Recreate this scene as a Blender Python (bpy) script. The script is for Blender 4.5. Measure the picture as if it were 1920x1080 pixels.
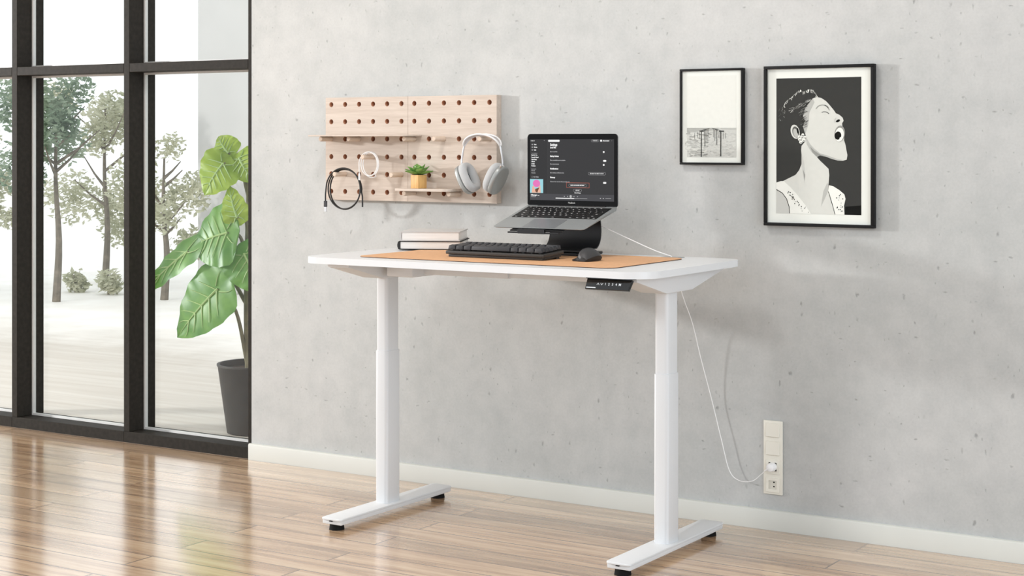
import bpy, bmesh, math, random
from mathutils import Vector, Matrix
random.seed(7)
SC = bpy.context.scene
COL = SC.collection
PI = math.pi
for o in list(bpy.data.objects):
    bpy.data.objects.remove(o)

# ------------------------------------------------------------------ camera, sky, lamps, exposure
cam_d = bpy.data.cameras.new('camera')
cam = bpy.data.objects.new('camera', cam_d); COL.objects.link(cam)
cam.location = (2.9315, -5.166, 1.3)
cam.rotation_euler = (PI / 2, 0, math.radians(32.36))
cam_d.sensor_width = 36.0
cam_d.lens = 3115.8 / 1920 * 36
cam_d.shift_y = -(540 - 264.72) / 1920
cam_d.clip_end = 300
SC.camera = cam

W = bpy.data.worlds.new('sky'); SC.world = W
W.use_nodes = True
bg = W.node_tree.nodes['Background']
bg.inputs[0].default_value = (0.945, 0.975, 1.0, 1)
bg.inputs[1].default_value = 1.3

def area(name, loc, target, size, power, color, size_y=None):
    d = bpy.data.lights.new(name, 'AREA'); d.energy = power; d.color = color
    d.shape = 'RECTANGLE'; d.size = size; d.size_y = size_y or size
    o = bpy.data.objects.new(name, d); COL.objects.link(o); o.location = loc
    o.rotation_euler = (Vector(target) - Vector(loc)).to_track_quat('-Z', 'Y').to_euler()
    return o
area('assumed_side_light', (-7.9, -3.05, 2.05), (-0.6, 0, 1.0), 0.34, 430, (1.0, 0.993, 0.985))  # unseen low key lamp on the left, assumed from the shadows; no window built
area('assumed_overhead_light', (-0.1, -1.75, 3.26), (0.2, -0.9, 0.0), 0.6, 36, (1.0, 0.99, 0.98))  # unseen overhead lamp, assumed from the shadows under the frames; no fitting built

area('added_right_fill', (5.8, -3.0, 1.7), (0.5, -0.6, 0.9), 2.6, 104, (0.78, 0.89, 1.0))  # added bluish fill lamp to brighten right-hand faces; no window stands there
SC.view_settings.view_transform = 'Standard'
SC.view_settings.look = 'None'
SC.view_settings.gamma = 1.0
SC.view_settings.use_curve_mapping = False
SC.view_settings.exposure = 0.0

# ------------------------------------------------------------------ object helpers
def wloc(o):
    v = Vector((0, 0, 0))
    while o: v += Vector(o.location); o = o.parent
    return v

def link(name, me, m, parent=None, smooth=35):
    mats = m if isinstance(m, (list, tuple)) else [m]
    for mm in mats: me.materials.append(mm)
    if smooth:
        me.shade_smooth(); me.set_sharp_from_angle(angle=math.radians(smooth))
    o = bpy.data.objects.new(name, me); COL.objects.link(o)
    if parent: o.parent = parent
    return o

def obj(name, bm, m, parent=None, smooth=35, recalc=True):
    """bm is in world coordinates; the object's origin is its parent's origin (or the world's)."""
    if recalc: bmesh.ops.recalc_face_normals(bm, faces=bm.faces[:])
    if parent: bmesh.ops.translate(bm, verts=bm.verts[:], vec=-wloc(parent))
    me = bpy.data.meshes.new(name); bm.to_mesh(me); bm.free()
    return link(name, me, m, parent, smooth)

def base_origin(o, p):
    """move a top-level mesh's origin to p"""
    p = Vector(p); o.data.transform(Matrix.Translation(-p)); o.location = p; return o

def tag(o, label=None, cat=None, group=None, kind=None):
    if label: o['label'] = label
    if cat: o['category'] = cat
    if group: o['group'] = group
    if kind: o['kind'] = kind
    return o

def thing(name, loc, label, cat, group=None):
    o = bpy.data.objects.new(name, None); COL.objects.link(o); o.location = loc
    o.empty_display_size = 0.05
    return tag(o, label, cat, group)

def structure(o): o['kind'] = 'structure'; return o

BM = bmesh.new

def box(bm, x0, x1, y0, y1, z0, z1, bev=0, seg=2, mi=0, M=None):
    r = bmesh.ops.create_cube(bm, size=1.0)
    vs = r['verts']
    for v in vs:
        v.co = Vector((x0 + (v.co.x + .5) * (x1 - x0), y0 + (v.co.y + .5) * (y1 - y0), z0 + (v.co.z + .5) * (z1 - z0)))
    fs = set(f for v in vs for f in v.link_faces)
    for f in fs: f.material_index = mi
    if M: bmesh.ops.transform(bm, matrix=M, verts=vs)
    if bev:
        es = set(e for v in vs for e in v.link_edges)
        bmesh.ops.bevel(bm, geom=list(es), offset=bev, segments=seg, affect='EDGES', profile=.5, material=-1)
    return bm

def rrect(x0, x1, y0, y1, r, seg=6):
    """rounded rectangle, r = radius or four radii (x0y0, x1y0, x1y1, x0y1)"""
    rs = r if isinstance(r, (list, tuple)) else [r] * 4
    cs = [(x0, y0, PI), (x1, y0, 1.5 * PI), (x1, y1, 0), (x0, y1, .5 * PI)]
    sg = [(1, 1), (-1, 1), (-1, -1), (1, -1)]
    out = []
    for (cx, cy, a), (sx, sy), rr in zip(cs, sg, rs):
        if rr <= 0: out.append((cx, cy)); continue
        for i in range(seg + 1):
            t = a + i / seg * PI / 2
            out.append((cx + sx * rr + rr * math.cos(t), cy + sy * rr + rr * math.sin(t)))
    return out

def prism(bm, pts, t0, t1, axis='z', bev=0, seg=2, mi=0, M=None):
    def P(p, t):
        if axis == 'z': return Vector((p[0], p[1], t))
        if axis == 'y': return Vector((p[0], t, p[1]))
        return Vector((t, p[0], p[1]))
    a = [bm.verts.new(P(p, t0)) for p in pts]; b = [bm.verts.new(P(p, t1)) for p in pts]
    n = len(pts); fs = [bm.faces.new(a[::-1]), bm.faces.new(b)]
    for i in range(n): fs.append(bm.faces.new((a[i], a[(i + 1) % n], b[(i + 1) % n], b[i])))
    for f in fs: f.material_index = mi
    if M: bmesh.ops.transform(bm, matrix=M, verts=a + b)
    if bev:
        es = list(fs[0].edges) + list(fs[1].edges)
        bmesh.ops.bevel(bm, geom=es, offset=bev, segments=seg, affect='EDGES', profile=.5, material=-1)
    return bm

def cyl(bm, p0, p1, r0, r1=None, n=20, mi=0, caps=True):
    r1 = r0 if r1 is None else r1
    p0, p1 = Vector(p0), Vector(p1); d = (p1 - p0).normalized()
    u = d.orthogonal().normalized(); w = d.cross(u)
    a = []; b = []
    for i in range(n):
        t = 2 * PI * i / n; e = u * math.cos(t) + w * math.sin(t)
        a.append(bm.verts.new(p0 + e * r0)); b.append(bm.verts.new(p1 + e * r1))
    fs = [bm.faces.new((a[i], a[(i + 1) % n], b[(i + 1) % n], b[i])) for i in range(n)]
    if caps: fs += [bm.faces.new(a[::-1]), bm.faces.new(b)]
    for f in fs: f.material_index = mi
    return a, b

def lathe(bm, prof, c, axis='z', n=28, mi=0, M=None):
    """prof: list of (radius, height) about point c"""
    rings = []
    vs = []
    for r, hh in prof:
        ring = []
        for i in range(n):
            t = 2 * PI * i / n
            if axis == 'z': v = Vector((r * math.cos(t), r * math.sin(t), hh))
            elif axis == 'y': v = Vector((r * math.cos(t), hh, r * math.sin(t)))
            else: v = Vector((hh, r * math.cos(t), r * math.sin(t)))
            q = bm.verts.new(Vector(c) + v); ring.append(q); vs.append(q)
        rings.append(ring)
    for a, b in zip(rings, rings[1:]):
        for i in range(n):
            f = bm.faces.new((a[i], a[(i + 1) % n], b[(i + 1) % n], b[i])); f.material_index = mi
    for rg in (rings[0], rings[-1]):
        f = bm.faces.new(rg); f.material_index = mi
    return bm

def smooth_path(pts, k=6):
    """Catmull-Rom through pts"""
    P = [Vector(p) for p in pts]; P = [2 * P[0] - P[1]] + P + [2 * P[-1] - P[-2]]
    out = []
    for i in range(1, len(P) - 2):
        for j in range(k):
            t = j / k
            a, b, c, d = P[i - 1], P[i], P[i + 1], P[i + 2]
            out.append(.5 * ((2 * b) + (c - a) * t + (2 * a - 5 * b + 4 * c - d) * t * t + (3 * b - a - 3 * c + d) * t ** 3))
    out.append(P[-2]); return out

def tube(bm, pts, r, n=8, mi=0, rx=None):
    """r = radius or list of radii"""
    P = [Vector(p) for p in pts]; m = len(P)
    R = r if isinstance(r, (list, tuple)) else [r] * m
    rings = []; u = None
    for i in range(m):
        d = (P[min(i + 1, m - 1)] - P[max(i - 1, 0)]).normalized()
        if u is None: u = d.orthogonal().normalized()
        u = (u - d * u.dot(d)).normalized(); w = d.cross(u)
        rings.append([bm.verts.new(P[i] + (u * math.cos(2 * PI * k / n) + w * math.sin(2 * PI * k / n)) * R[i]) for k in range(n)])
    for a, b in zip(rings, rings[1:]):
        for k in range(n):
            f = bm.faces.new((a[k], a[(k + 1) % n], b[(k + 1) % n], b[k])); f.material_index = mi
    bm.faces.new(rings[0][::-1]).material_index = mi; bm.faces.new(rings[-1]).material_index = mi
    return bm

# ------------------------------------------------------------------ materials (all node based)
def lin(c):
    return tuple(((v / 255 + .055) / 1.055) ** 2.4 if v > 10 else v / 255 / 12.92 for v in c)

class NT:
    def __init__(s, name):
        s.m = bpy.data.materials.new(name); s.m.use_nodes = True
        s.t = s.m.node_tree; s.n = s.t.nodes; s.b = s.n['Principled BSDF']; s.out = s.n['Material Output']
    def new(s, ty, **kw):
        q = s.n.new(ty)
        for k, v in kw.items(): setattr(q, k, v)
        return q
    def ln(s, a, b): s.t.links.new(a, b)
    def coord(s, scale=(1, 1, 1), kind='Object'):
        c = s.new('ShaderNodeTexCoord'); mp = s.new('ShaderNodeMapping'); mp.inputs['Scale'].default_value = scale
        s.ln(c.outputs[kind], mp.inputs['Vector']); return mp.outputs['Vector']
    def noise(s, vec, scale, detail=3, rough=.5):
        q = s.new('ShaderNodeTexNoise'); q.inputs['Scale'].default_value = scale
        q.inputs['Detail'].default_value = detail; q.inputs['Roughness'].default_value = rough
        s.ln(vec, q.inputs['Vector']); return q.outputs['Fac']
    def ramp(s, fac, stops):
        q = s.new('ShaderNodeValToRGB'); e = q.color_ramp.elements
        while len(e) < len(stops): e.new(.5)
        for k, (p, c) in zip(e, stops):
            k.position = p; k.color = (*c, 1) if len(c) == 3 else c
        s.ln(fac, q.inputs['Fac']); return q.outputs['Color']
    def mix(s, fac, a, b, mode='MIX'):
        q = s.new('ShaderNodeMix', data_type='RGBA', blend_type=mode)
        for sock, v in ((q.inputs['Factor'], fac), (q.inputs['A'], a), (q.inputs['B'], b)):
            if hasattr(v, 'is_output') or isinstance(v, bpy.types.NodeSocket): s.ln(v, sock)
            else: sock.default_value = v if isinstance(v, (int, float)) else ((*v, 1) if len(v) == 3 else v)
        return q.outputs['Result']
    def bump(s, hgt, strength, dist=.001):
        q = s.new('ShaderNodeBump'); q.inputs['Strength'].default_value = strength; q.inputs['Distance'].default_value = dist
        s.ln(hgt, q.inputs['Height']); s.ln(q.outputs['Normal'], s.b.inputs['Normal'])

def plain(name, rgb, rough=.5, metal=0, spec=.5, var=.04, scale=40, bump=0, coat=0, sheen=0):
    N = NT(name); c = lin(rgb); v = N.coord()
    f = N.noise(v, scale, 3)
    lo = tuple(max(0, x * (1 - var)) for x in c); hi = tuple(min(1, x * (1 + var)) for x in c)
    N.ln(N.ramp(f, [(.3, lo), (.7, hi)]), N.b.inputs['Base Color'])
    N.b.inputs['Roughness'].default_value = rough; N.b.inputs['Metallic'].default_value = metal
    N.b.inputs['Specular IOR Level'].default_value = spec; N.b.inputs['Coat Weight'].default_value = coat
    N.b.inputs['Sheen Weight'].default_value = sheen
    if bump: N.bump(f, bump)
    return N.m

def concrete():
    N = NT('concrete_plaster'); v = N.coord()
    big = N.noise(v, 1.5, 6, .62)
    base = N.ramp(big, [(.28, lin((177, 180, 179))), (.5, lin((186, 188, 187))), (.72, lin((195, 196, 195)))])
    mid = N.noise(v, 11, 8, .68)
    base = N.mix(1.0, base, N.ramp(mid, [(.34, (.90, .905, .91)), (.60, (1, 1, 1))]), 'MULTIPLY')
    fine = N.noise(v, 120, 4, .65)
    base = N.mix(1.0, base, N.ramp(fine, [(.32, (.94, .94, .94)), (.6, (1, 1, 1))]), 'MULTIPLY')
    hts = None
    for sc, thr, dark, seedv in ((26, .62, .66, (1.0, 1, .62)), (60, .66, .74, (1, 1, .5)), (40, .70, .70, (.5, 1, 1.1))):
        vv = N.coord(seedv)
        # warp so that each pit is ragged
        wn = N.new('ShaderNodeTexNoise'); wn.inputs['Scale'].default_value = sc * 2.2; wn.inputs['Detail'].default_value = 3
        N.ln(vv, wn.inputs['Vector'])
        add = N.new('ShaderNodeVectorMath', operation='MULTIPLY_ADD')
        add.inputs[1].default_value = (.5 / sc, .5 / sc, .5 / sc); N.ln(wn.outputs['Color'], add.inputs[0]); N.ln(vv, add.inputs[2])
        vo = N.new('ShaderNodeTexVoronoi'); vo.inputs['Scale'].default_value = sc
        N.ln(add.outputs[0], vo.inputs['Vector'])
        sep = N.new('ShaderNodeSeparateColor'); N.ln(vo.outputs['Color'], sep.inputs[0])
        near = N.ramp(vo.outputs['Distance'], [(.05, (1, 1, 1)), (.15, (0, 0, 0))])
        pick = N.ramp(sep.outputs[0], [(thr, (0, 0, 0)), (min(.99, thr + .2), (1, 1, 1))])
        msk = N.mix(1.0, near, pick, 'MULTIPLY')
        base = N.mix(msk, base, N.mix(1.0, base, (dark, dark, dark), 'MULTIPLY'))
        hts = msk if hts is None else N.mix(1.0, hts, msk, 'ADD')
    N.ln(base, N.b.inputs['Base Color'])
    N.b.inputs['Roughness'].default_value = .78; N.b.inputs['Specular IOR Level'].default_value = .25
    inv = N.new('ShaderNodeInvert'); N.ln(hts, inv.inputs['Color'])
    N.bump(inv.outputs[0], .35, .002)
    return N.m

def planks():
    N = NT('oak_planks')
    c = N.new('ShaderNodeTexCoord'); mp = N.new('ShaderNodeMapping')
    mp.inputs['Location'].default_value = (0.31, 0.014, 0)
    N.ln(c.outputs['Object'], mp.inputs['Vector'])
    br = N.new('ShaderNodeTexBrick'); br.offset = .37; br.offset_frequency = 2; br.squash = 1
    br.inputs['Scale'].default_value = 1; br.inputs['Brick Width'].default_value = 1.34; br.inputs['Row Height'].default_value = .1235
    br.inputs['Mortar Size'].default_value = .0028; br.inputs['Mortar Smooth'].default_value = .1; br.inputs['Bias'].default_value = 0
    br.inputs['Color1'].default_value = (0, 0, 0, 1); br.inputs['Color2'].default_value = (1, 1, 1, 1); br.inputs['Mortar'].default_value = (.5, .5, .5, 1)
    N.ln(mp.outputs['Vector'], br.inputs['Vector'])
    # grain: shift by plank so that it never runs through
    sh = N.new('ShaderNodeVectorMath', operation='MULTIPLY_ADD'); sh.inputs[1].default_value = (7.3, 3.1, 5.7)
    N.ln(br.outputs['Color'], sh.inputs[0]); N.ln(mp.outputs['Vector'], sh.inputs[2])
    st = N.new('ShaderNodeMapping'); st.inputs['Scale'].default_value = (.8, 12, 1); N.ln(sh.outputs[0], st.inputs['Vector'])
    g1 = N.noise(st.outputs[0], 2.2, 5, .62)
    st2 = N.new('ShaderNodeMapping'); st2.inputs['Scale'].default_value = (2.2, 75, 1); N.ln(sh.outputs[0], st2.inputs['Vector'])
    g2 = N.noise(st2.outputs[0], 2.5, 3, .6)
    col = N.ramp(g1, [(.26, lin((138, 107, 80))), (.42, lin((182, 149, 117))), (.56, lin((207, 176, 142))), (.75, lin((222, 197, 165)))])
    col = N.mix(1.0, col, N.ramp(g2, [(.3, (.90, .89, .88)), (.6, (1, 1, 1))]), 'MULTIPLY')
    tone = N.ramp(br.outputs['Color'], [(0, (.82, .81, .80)), (1, (1.08, 1.07, 1.06))])
    col = N.mix(1.0, col, tone, 'MULTIPLY')
    col = N.mix(br.outputs['Fac'], col, lin((110, 84, 66)))
    N.ln(col, N.b.inputs['Base Color'])
    N.ln(N.ramp(g1, [(.3, (.24, .24, .24)), (.7, (.18, .18, .18))]), N.b.inputs['Roughness'])
    N.b.inputs['Specular IOR Level'].default_value = .4
    N.b.inputs['Coat Weight'].default_value = 1.0; N.b.inputs['Coat IOR'].default_value = 1.7; N.b.inputs['Coat Roughness'].default_value = .14
    inv = N.new('ShaderNodeInvert'); N.ln(br.outputs['Fac'], inv.inputs['Color'])
    N.bump(N.mix(.05, inv.outputs[0], g2), .6, .002)
    N.ln(N.b.inputs['Normal'].links[0].from_socket, N.b.inputs['Coat Normal'])
    return N.m

def wood(name, a, b, along=(1.2, 20, 20), scale=3, rough=.55):
    N = NT(name); v = N.coord(along)
    g = N.noise(v, scale, 5, .6)
    v2 = N.coord(tuple(k * 3.5 for k in along)); g2 = N.noise(v2, scale, 2, .5)
    c = N.ramp(g, [(.3, lin(a)), (.68, lin(b))])
    c = N.mix(1.0, c, N.ramp(g2, [(.3, (.93, .92, .91)), (.6, (1, 1, 1))]), 'MULTIPLY')
    N.ln(c, N.b.inputs['Base Color']); N.b.inputs['Roughness'].default_value = rough; N.b.inputs['Specular IOR Level'].default_value = .35
    N.bump(g2, .12, .0008)
    return N.m

def glass(name, tint=(1, 1, 1), refl=1.0):
    N = NT(name); N.n.remove(N.b)
    tr = N.new('ShaderNodeBsdfTransparent'); tr.inputs[0].default_value = (*tint, 1)
    gl = N.new('ShaderNodeBsdfGlossy'); gl.inputs['Roughness'].default_value = .02
    lw = N.new('ShaderNodeLayerWeight'); lw.inputs['Blend'].default_value = .5
    pw = N.new('ShaderNodeMath', operation='POWER'); N.ln(lw.outputs['Facing'], pw.inputs[0]); pw.inputs[1].default_value = 5
    fr = N.new('ShaderNodeMath', operation='MULTIPLY_ADD'); N.ln(pw.outputs[0], fr.inputs[0]); fr.inputs[1].default_value = .94; fr.inputs[2].default_value = .035
    no = N.noise(N.coord(), 3, 1)
    mu = N.new('ShaderNodeMath', operation='MULTIPLY'); N.ln(fr.outputs[0], mu.inputs[0])
    N.ln(N.ramp(no, [(0, (refl * .95,) * 3), (1, (refl,) * 3)]), mu.inputs[1])
    mx = N.new('ShaderNodeMixShader'); N.ln(mu.outputs[0], mx.inputs[0]); N.ln(tr.outputs[0], mx.inputs[1]); N.ln(gl.outputs[0], mx.inputs[2])
    N.ln(mx.outputs[0], N.out.inputs['Surface'])
    return N.m

def screen_mat(name, rgb, strength=1.0):
    N = NT(name); c = lin(rgb)
    N.b.inputs['Base Color'].default_value = (.01, .01, .01, 1); N.b.inputs['Roughness'].default_value = .28
    N.b.inputs['Specular IOR Level'].default_value = .08
    f = N.noise(N.coord(), 900, 0)
    N.ln(N.ramp(f, [(.2, tuple(x * .97 for x in c)), (.8, c)]), N.b.inputs['Emission Color'])
    N.b.inputs['Emission Strength'].default_value = strength
    return N.m

def leaf_mat(name, a, b, trans=.25, rough=.4, scale=14):
    N = NT(name); f = N.noise(N.coord(), scale, 4, .6)
    c = N.ramp(f, [(.3, lin(a)), (.7, lin(b))])
    N.ln(c, N.b.inputs['Base Color']); N.b.inputs['Roughness'].default_value = rough
    tl = N.new('ShaderNodeBsdfTranslucent'); N.ln(c, tl.inputs[0])
    mx = N.new('ShaderNodeMixShader'); mx.inputs[0].default_value = trans
    N.ln(N.b.outputs[0], mx.inputs[1]); N.ln(tl.outputs[0], mx.inputs[2]); N.ln(mx.outputs[0], N.out.inputs['Surface'])
    return N.m

M_wall = concrete()
M_floor = planks()
M_base = plain('skirting_paint', (200, 201, 195), .45, var=.015, scale=6)
M_frame = plain('anthracite_steel', (43, 40, 36), 0.6, 0, spec=.1, var=.2, scale=55, bump=.06)
M_bead = plain('grey_glazing_bead', (208, 208, 206), .4, var=.03)
M_pane = glass('window_glass', (.985, .995, .99), .75)
M_picglass = glass('picture_glass', (.99, .995, .99), 0.0)
M_white = plain('white_powder_coat', (216, 218, 220), .42, var=.012, scale=300)
M_top = plain('white_laminate', (219, 221, 223), .35, var=.01, scale=8)
M_black = plain('black_plastic', (24, 24, 26), .45, var=.1)
M_rubber = plain('black_rubber', (18, 18, 18), .8, spec=.2, var=.1)
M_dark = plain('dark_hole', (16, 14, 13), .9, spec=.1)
M_cork = plain('tan_leather_mat', (212, 165, 124), .62, var=.06, scale=60, spec=.3)
M_matback = plain('dark_mat_edge', (58, 36, 24), .8, var=.08)
M_pine = wood('pale_pine', (190, 175, 162), (206, 193, 181), (1.0, 16, 16), 4)
M_pineend = wood('pine_dowel', (202, 180, 160), (217, 199, 182), (18, 1.2, 18), 4)
M_hole = wood('drilled_pine', (186, 136, 108), (206, 158, 128), (18, 2, 18), 4)
M_bamboo = wood('bamboo_pot', (200, 152, 92), (222, 180, 116), (16, 16, 2), 5)
M_alu = plain('space_grey_aluminium', (158, 162, 163), .42, .45, var=.02, scale=400)
M_bezel = plain('black_bezel_glass', (14, 14, 15), .22, spec=.12, var=.05)
M_key = plain('black_key', (17, 17, 18), .5, var=.08)
M_legend = plain('white_key_legend', (228, 228, 228), .5, var=.01)
M_stand = plain('black_anodised_metal', (33, 33, 35), .42, .3, var=.06, scale=200)
M_kbcase = plain('charcoal_keyboard_case', (56, 54, 52), .5, .2, var=.05, scale=200)
M_cap = plain('charcoal_keycap', (45, 46, 50), .55, var=.06, scale=90)
M_mouse = plain('graphite_mouse', (48, 48, 50), .5, var=.06, scale=120)
M_mousedark = plain('dark_mouse_grip', (25, 25, 26), .6, var=.06, scale=200)
M_silver = plain('brushed_silver', (205, 205, 206), .28, .9, var=.03, scale=200)
M_hpcup = plain('silver_ear_cup', (158, 161, 160), .38, .45, var=.02, scale=100)
M_hpcush = plain('grey_knit_cushion', (178, 180, 181), .9, var=.06, scale=600, sheen=.3)
M_hpmesh = plain('pale_mesh_canopy', (206, 203, 204), .85, var=.05, scale=500)
M_cable_w = plain('white_cable', (236, 236, 236), .45, var=.01)
M_cable_b = plain('black_cable', (16, 16, 16), .45, var=.05)
M_socket = plain('cream_plastic', (222, 219, 208), .4, var=.015, scale=20)
M_socketin = plain('cream_socket_well', (205, 202, 191), .45, var=.015)
M_picframe = plain('black_frame_wood', (21, 21, 22), .45, spec=.2, var=.12, scale=60)
M_mount = plain('ivory_mount_board', (224, 225, 221), .8, var=.01)
M_bookcov = plain('grey_book_cloth', (188, 186, 184), .7, var=.03, scale=120)
M_bookdark = plain('black_book_board', (34, 33, 33), .7, var=.05)
M_pages = wood('book_pages', (226, 223, 219), (240, 238, 235), (2, 2, 260), 3, .8)
M_succ = leaf_mat('succulent_leaf', (72, 132, 52), (150, 192, 104), .2, .35, 60)
M_soil = plain('potting_soil', (58, 42, 32), .95, var=.3, scale=150)
M_pot = plain('charcoal_planter', (46, 41, 37), .6, var=.25, scale=18)
M_leafA = leaf_mat('light_green_leaf', (132, 166, 44), (176, 198, 84), .35, .4, 10)
M_leafB = leaf_mat('mid_green_leaf', (70, 128, 48), (122, 168, 80), .3, .38, 10)
M_vein = plain('pale_leaf_vein', (160, 188, 122), .5, var=.04)
M_stem = plain('brown_green_stem', (120, 112, 88), .6, var=.2, scale=30)
def paving():
    N = NT('terrace_boards_and_pale_ground'); c = N.new('ShaderNodeTexCoord')
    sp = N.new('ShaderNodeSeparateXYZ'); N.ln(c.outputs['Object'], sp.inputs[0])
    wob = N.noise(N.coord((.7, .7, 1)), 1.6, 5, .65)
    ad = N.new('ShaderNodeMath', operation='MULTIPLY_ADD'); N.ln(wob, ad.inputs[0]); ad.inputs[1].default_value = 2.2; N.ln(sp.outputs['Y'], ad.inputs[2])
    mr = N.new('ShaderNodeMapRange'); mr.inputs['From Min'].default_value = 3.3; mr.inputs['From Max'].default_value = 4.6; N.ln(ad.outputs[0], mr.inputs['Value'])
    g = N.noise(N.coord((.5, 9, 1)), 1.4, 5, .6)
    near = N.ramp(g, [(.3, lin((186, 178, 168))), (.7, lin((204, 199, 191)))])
    far = N.ramp(N.noise(N.coord(), 3, 4), [(.3, lin((236, 232, 226))), (.7, lin((246, 244, 240)))])  # ground blends from beige near the house to near white further out
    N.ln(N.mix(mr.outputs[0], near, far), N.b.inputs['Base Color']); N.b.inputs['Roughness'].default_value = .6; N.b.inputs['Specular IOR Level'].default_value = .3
    return N.m
M_paving = paving()
M_bldg = plain('pale_render', (198, 197, 195), .9, var=.05, scale=1.4)
M_bark = plain('hazed_bark', (112, 104, 92), .9, var=.3, scale=25)  # bark colour lightened to go with the painted haze
M_fol = [leaf_mat('hazed_leaf_olive', (168, 172, 142), (222, 220, 200), .5, .6, 3),  # leaf colours paled to paint in the bright outdoor haze
         leaf_mat('hazed_leaf_green', (96, 124, 100), (178, 190, 168), .5, .6, 3)]

# ------------------------------------------------------------------ room shell
bm = BM(); box(bm, -8.0, 7.0, -8.0, 0.0, -.06, 0)
structure(obj('floor', bm, M_floor, smooth=0))
WX = -1.604
bm = BM(); box(bm, WX, 7.0, 0.0, .24, 0, 3.2998, .004, 2)
structure(obj('wall_back', bm, M_wall))
bm = BM()
prism(bm, [(0, 0), (-.0135, 0), (-.0135, .060), (-.0115, .0645), (-.007, .0665), (0, .0665)], WX - .004, 7.0, axis='x')
structure(obj('baseboard_back', bm, M_base))
bm = BM(); box(bm, -8.0, 7.0, -3.4, .24, 3.3, 3.42)  # unseen ceiling, added to hold back the sky and cut short at the front
structure(obj('ceiling', bm, plain('white_ceiling', (240, 240, 238), .9, spec=.1, var=.01), smooth=0))

# glazed wall left of the plaster wall: three bays, each frame + bead + panes
ZT0, ZT1, ZTOP = 1.5975, 1.636, 3.2995
MULL = [(-3.742, -3.707), (-3.035, -3.000), (-2.328, -2.294), (-1.621, WX)]
YF, YB, YG0, YG1 = 0.0, .157, .086, .102
def frame_bar(bm, x0, x1, z0, z1): box(bm, x0, x1, YF, YB, z0, z1, .0015, 1)
for k in range(3):
    x0, x1 = MULL[k][1], MULL[k + 1][0]
    win = bpy.data.objects.new('window_%d' % (k + 1), None); COL.objects.link(win); win.location = (x0, 0, 0); structure(win)
    bm = BM(); frame_bar(bm, MULL[k][0], x1 if k < 2 else WX, 0.0, .047); obj('sill', bm, M_frame, win)
    bm = BM(); frame_bar(bm, MULL[k][0], MULL[k][1], .0472, ZTOP); obj('mullion', bm, M_frame, win)
    if k == 2:
        bm = BM(); frame_bar(bm, -1.621, WX - .0005, .0472, ZTOP); obj('mullion', bm, M_frame, win)
    bm = BM(); frame_bar(bm, x0 + .0002, x1 - .0002, ZT0, ZT1); obj('transom', bm, M_frame, win)
    for z0, z1 in ((.0472, ZT0), (ZT1, ZTOP)):
        bm = BM(); t = .009
        box(bm, x0, x0 + t, YG0, YG1, z0, z1); box(bm, x1 - t, x1, YG0, YG1, z0, z1)
        box(bm, x0 + t, x1 - t, YG0, YG1, z0, z0 + t); box(bm, x0 + t, x1 - t, YG0, YG1, z1 - t, z1)
        bd = obj('glazing_bead', bm, M_bead, win, 0)
        bm = BM(); box(bm, x0 + t, x1 - t, .0915, .0965, z0 + t, z1 - t); obj('pane', bm, M_pane, win, 0)

# ------------------------------------------------------------------ garden beyond the glass
bm = BM(); box(bm, -40, 4.0, .24, 60, -.08, -.012)
structure(obj('terrace', bm, M_paving, smooth=0))

def leafcloud(centres, n, size, rnd):
    bm = BM()
    tot = sum(r ** 2 for *_, r in centres)
    for cx, cy, cz, r in centres:
        for _ in range(int(n * r * r / tot)):
            d = Vector((rnd.gauss(0, 1), rnd.gauss(0, 1), rnd.gauss(0, 1))).normalized() * r * rnd.random() ** .45
            p = Vector((cx, cy, cz)) + d
            a = Vector((rnd.uniform(-1, 1), rnd.uniform(-1, 1), rnd.uniform(-.6, .6))).normalized()
            b = a.orthogonal().normalized(); s = size * rnd.uniform(.6, 1.4)
            c = b.cross(a)
            vs = [bm.verts.new(p + q) for q in (-a * s, (b + c * .4) * s * .42, a * s, (-b + c * .4) * s * .42)]
            bm.faces.new(vs)
    return bm

def tree(x, y, hgt, spread, mi, label, seed, n=900, low=.42):
    rnd = random.Random(seed)
    t = thing('garden_tree', (x, y, 0), label, 'tree', 'trees beyond the terrace')
    bm = BM()
    top = hgt * .8
    tube(bm, smooth_path([(x, y, -.012), (x + .03, y, hgt * .25), (x - .03, y + .02, hgt * .5), (x, y, top)], 4), [.034 - .026 * i / 12 for i in range(13)], 8)
    for k in range(6):
        a = rnd.uniform(0, 2 * PI); z = hgt * rnd.uniform(.35, .7); L = spread * rnd.uniform(.45, .8)
        tube(bm, [(x, y, z), (x + math.cos(a) * L * .5, y + math.sin(a) * L * .5, z + L * .35), (x + math.cos(a) * L, y + math.sin(a) * L, z + L * .8)], [.014, .009, .004], 6)
    obj('trunk', bm, M_bark, t)
    cs = []
    for _ in range(11):
        a = rnd.uniform(0, 2 * PI); rr = spread * rnd.random() ** .6
        cs.append((x + math.cos(a) * rr * .8, y + math.sin(a) * rr * .8, rnd.uniform(hgt * low, hgt * .9), spread * rnd.uniform(.28, .5)))
    obj('foliage', leafcloud(cs, n * 3, .03, rnd), M_fol[mi], t, 0, False)
    return t
tree(-7.48, 4.31, 1.95, .46, 1, 'slim green garden tree seen at the left of the middle window pane', 3, 1100, .35)
tree(-8.46, 5.79, 2.0, .56, 0, 'olive garden tree seen at the right of the middle window pane', 5, 1300, .26)
tree(-6.85, 4.9, 1.45, .34, 0, 'low olive tree at the left edge of the pane beside the wall', 8, 500, .25)
tree(-8.75, 4.7, 2.0, .35, 0, 'haze-pale garden tree in the narrow window pane at the far left', 9, 600, .3)
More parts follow.
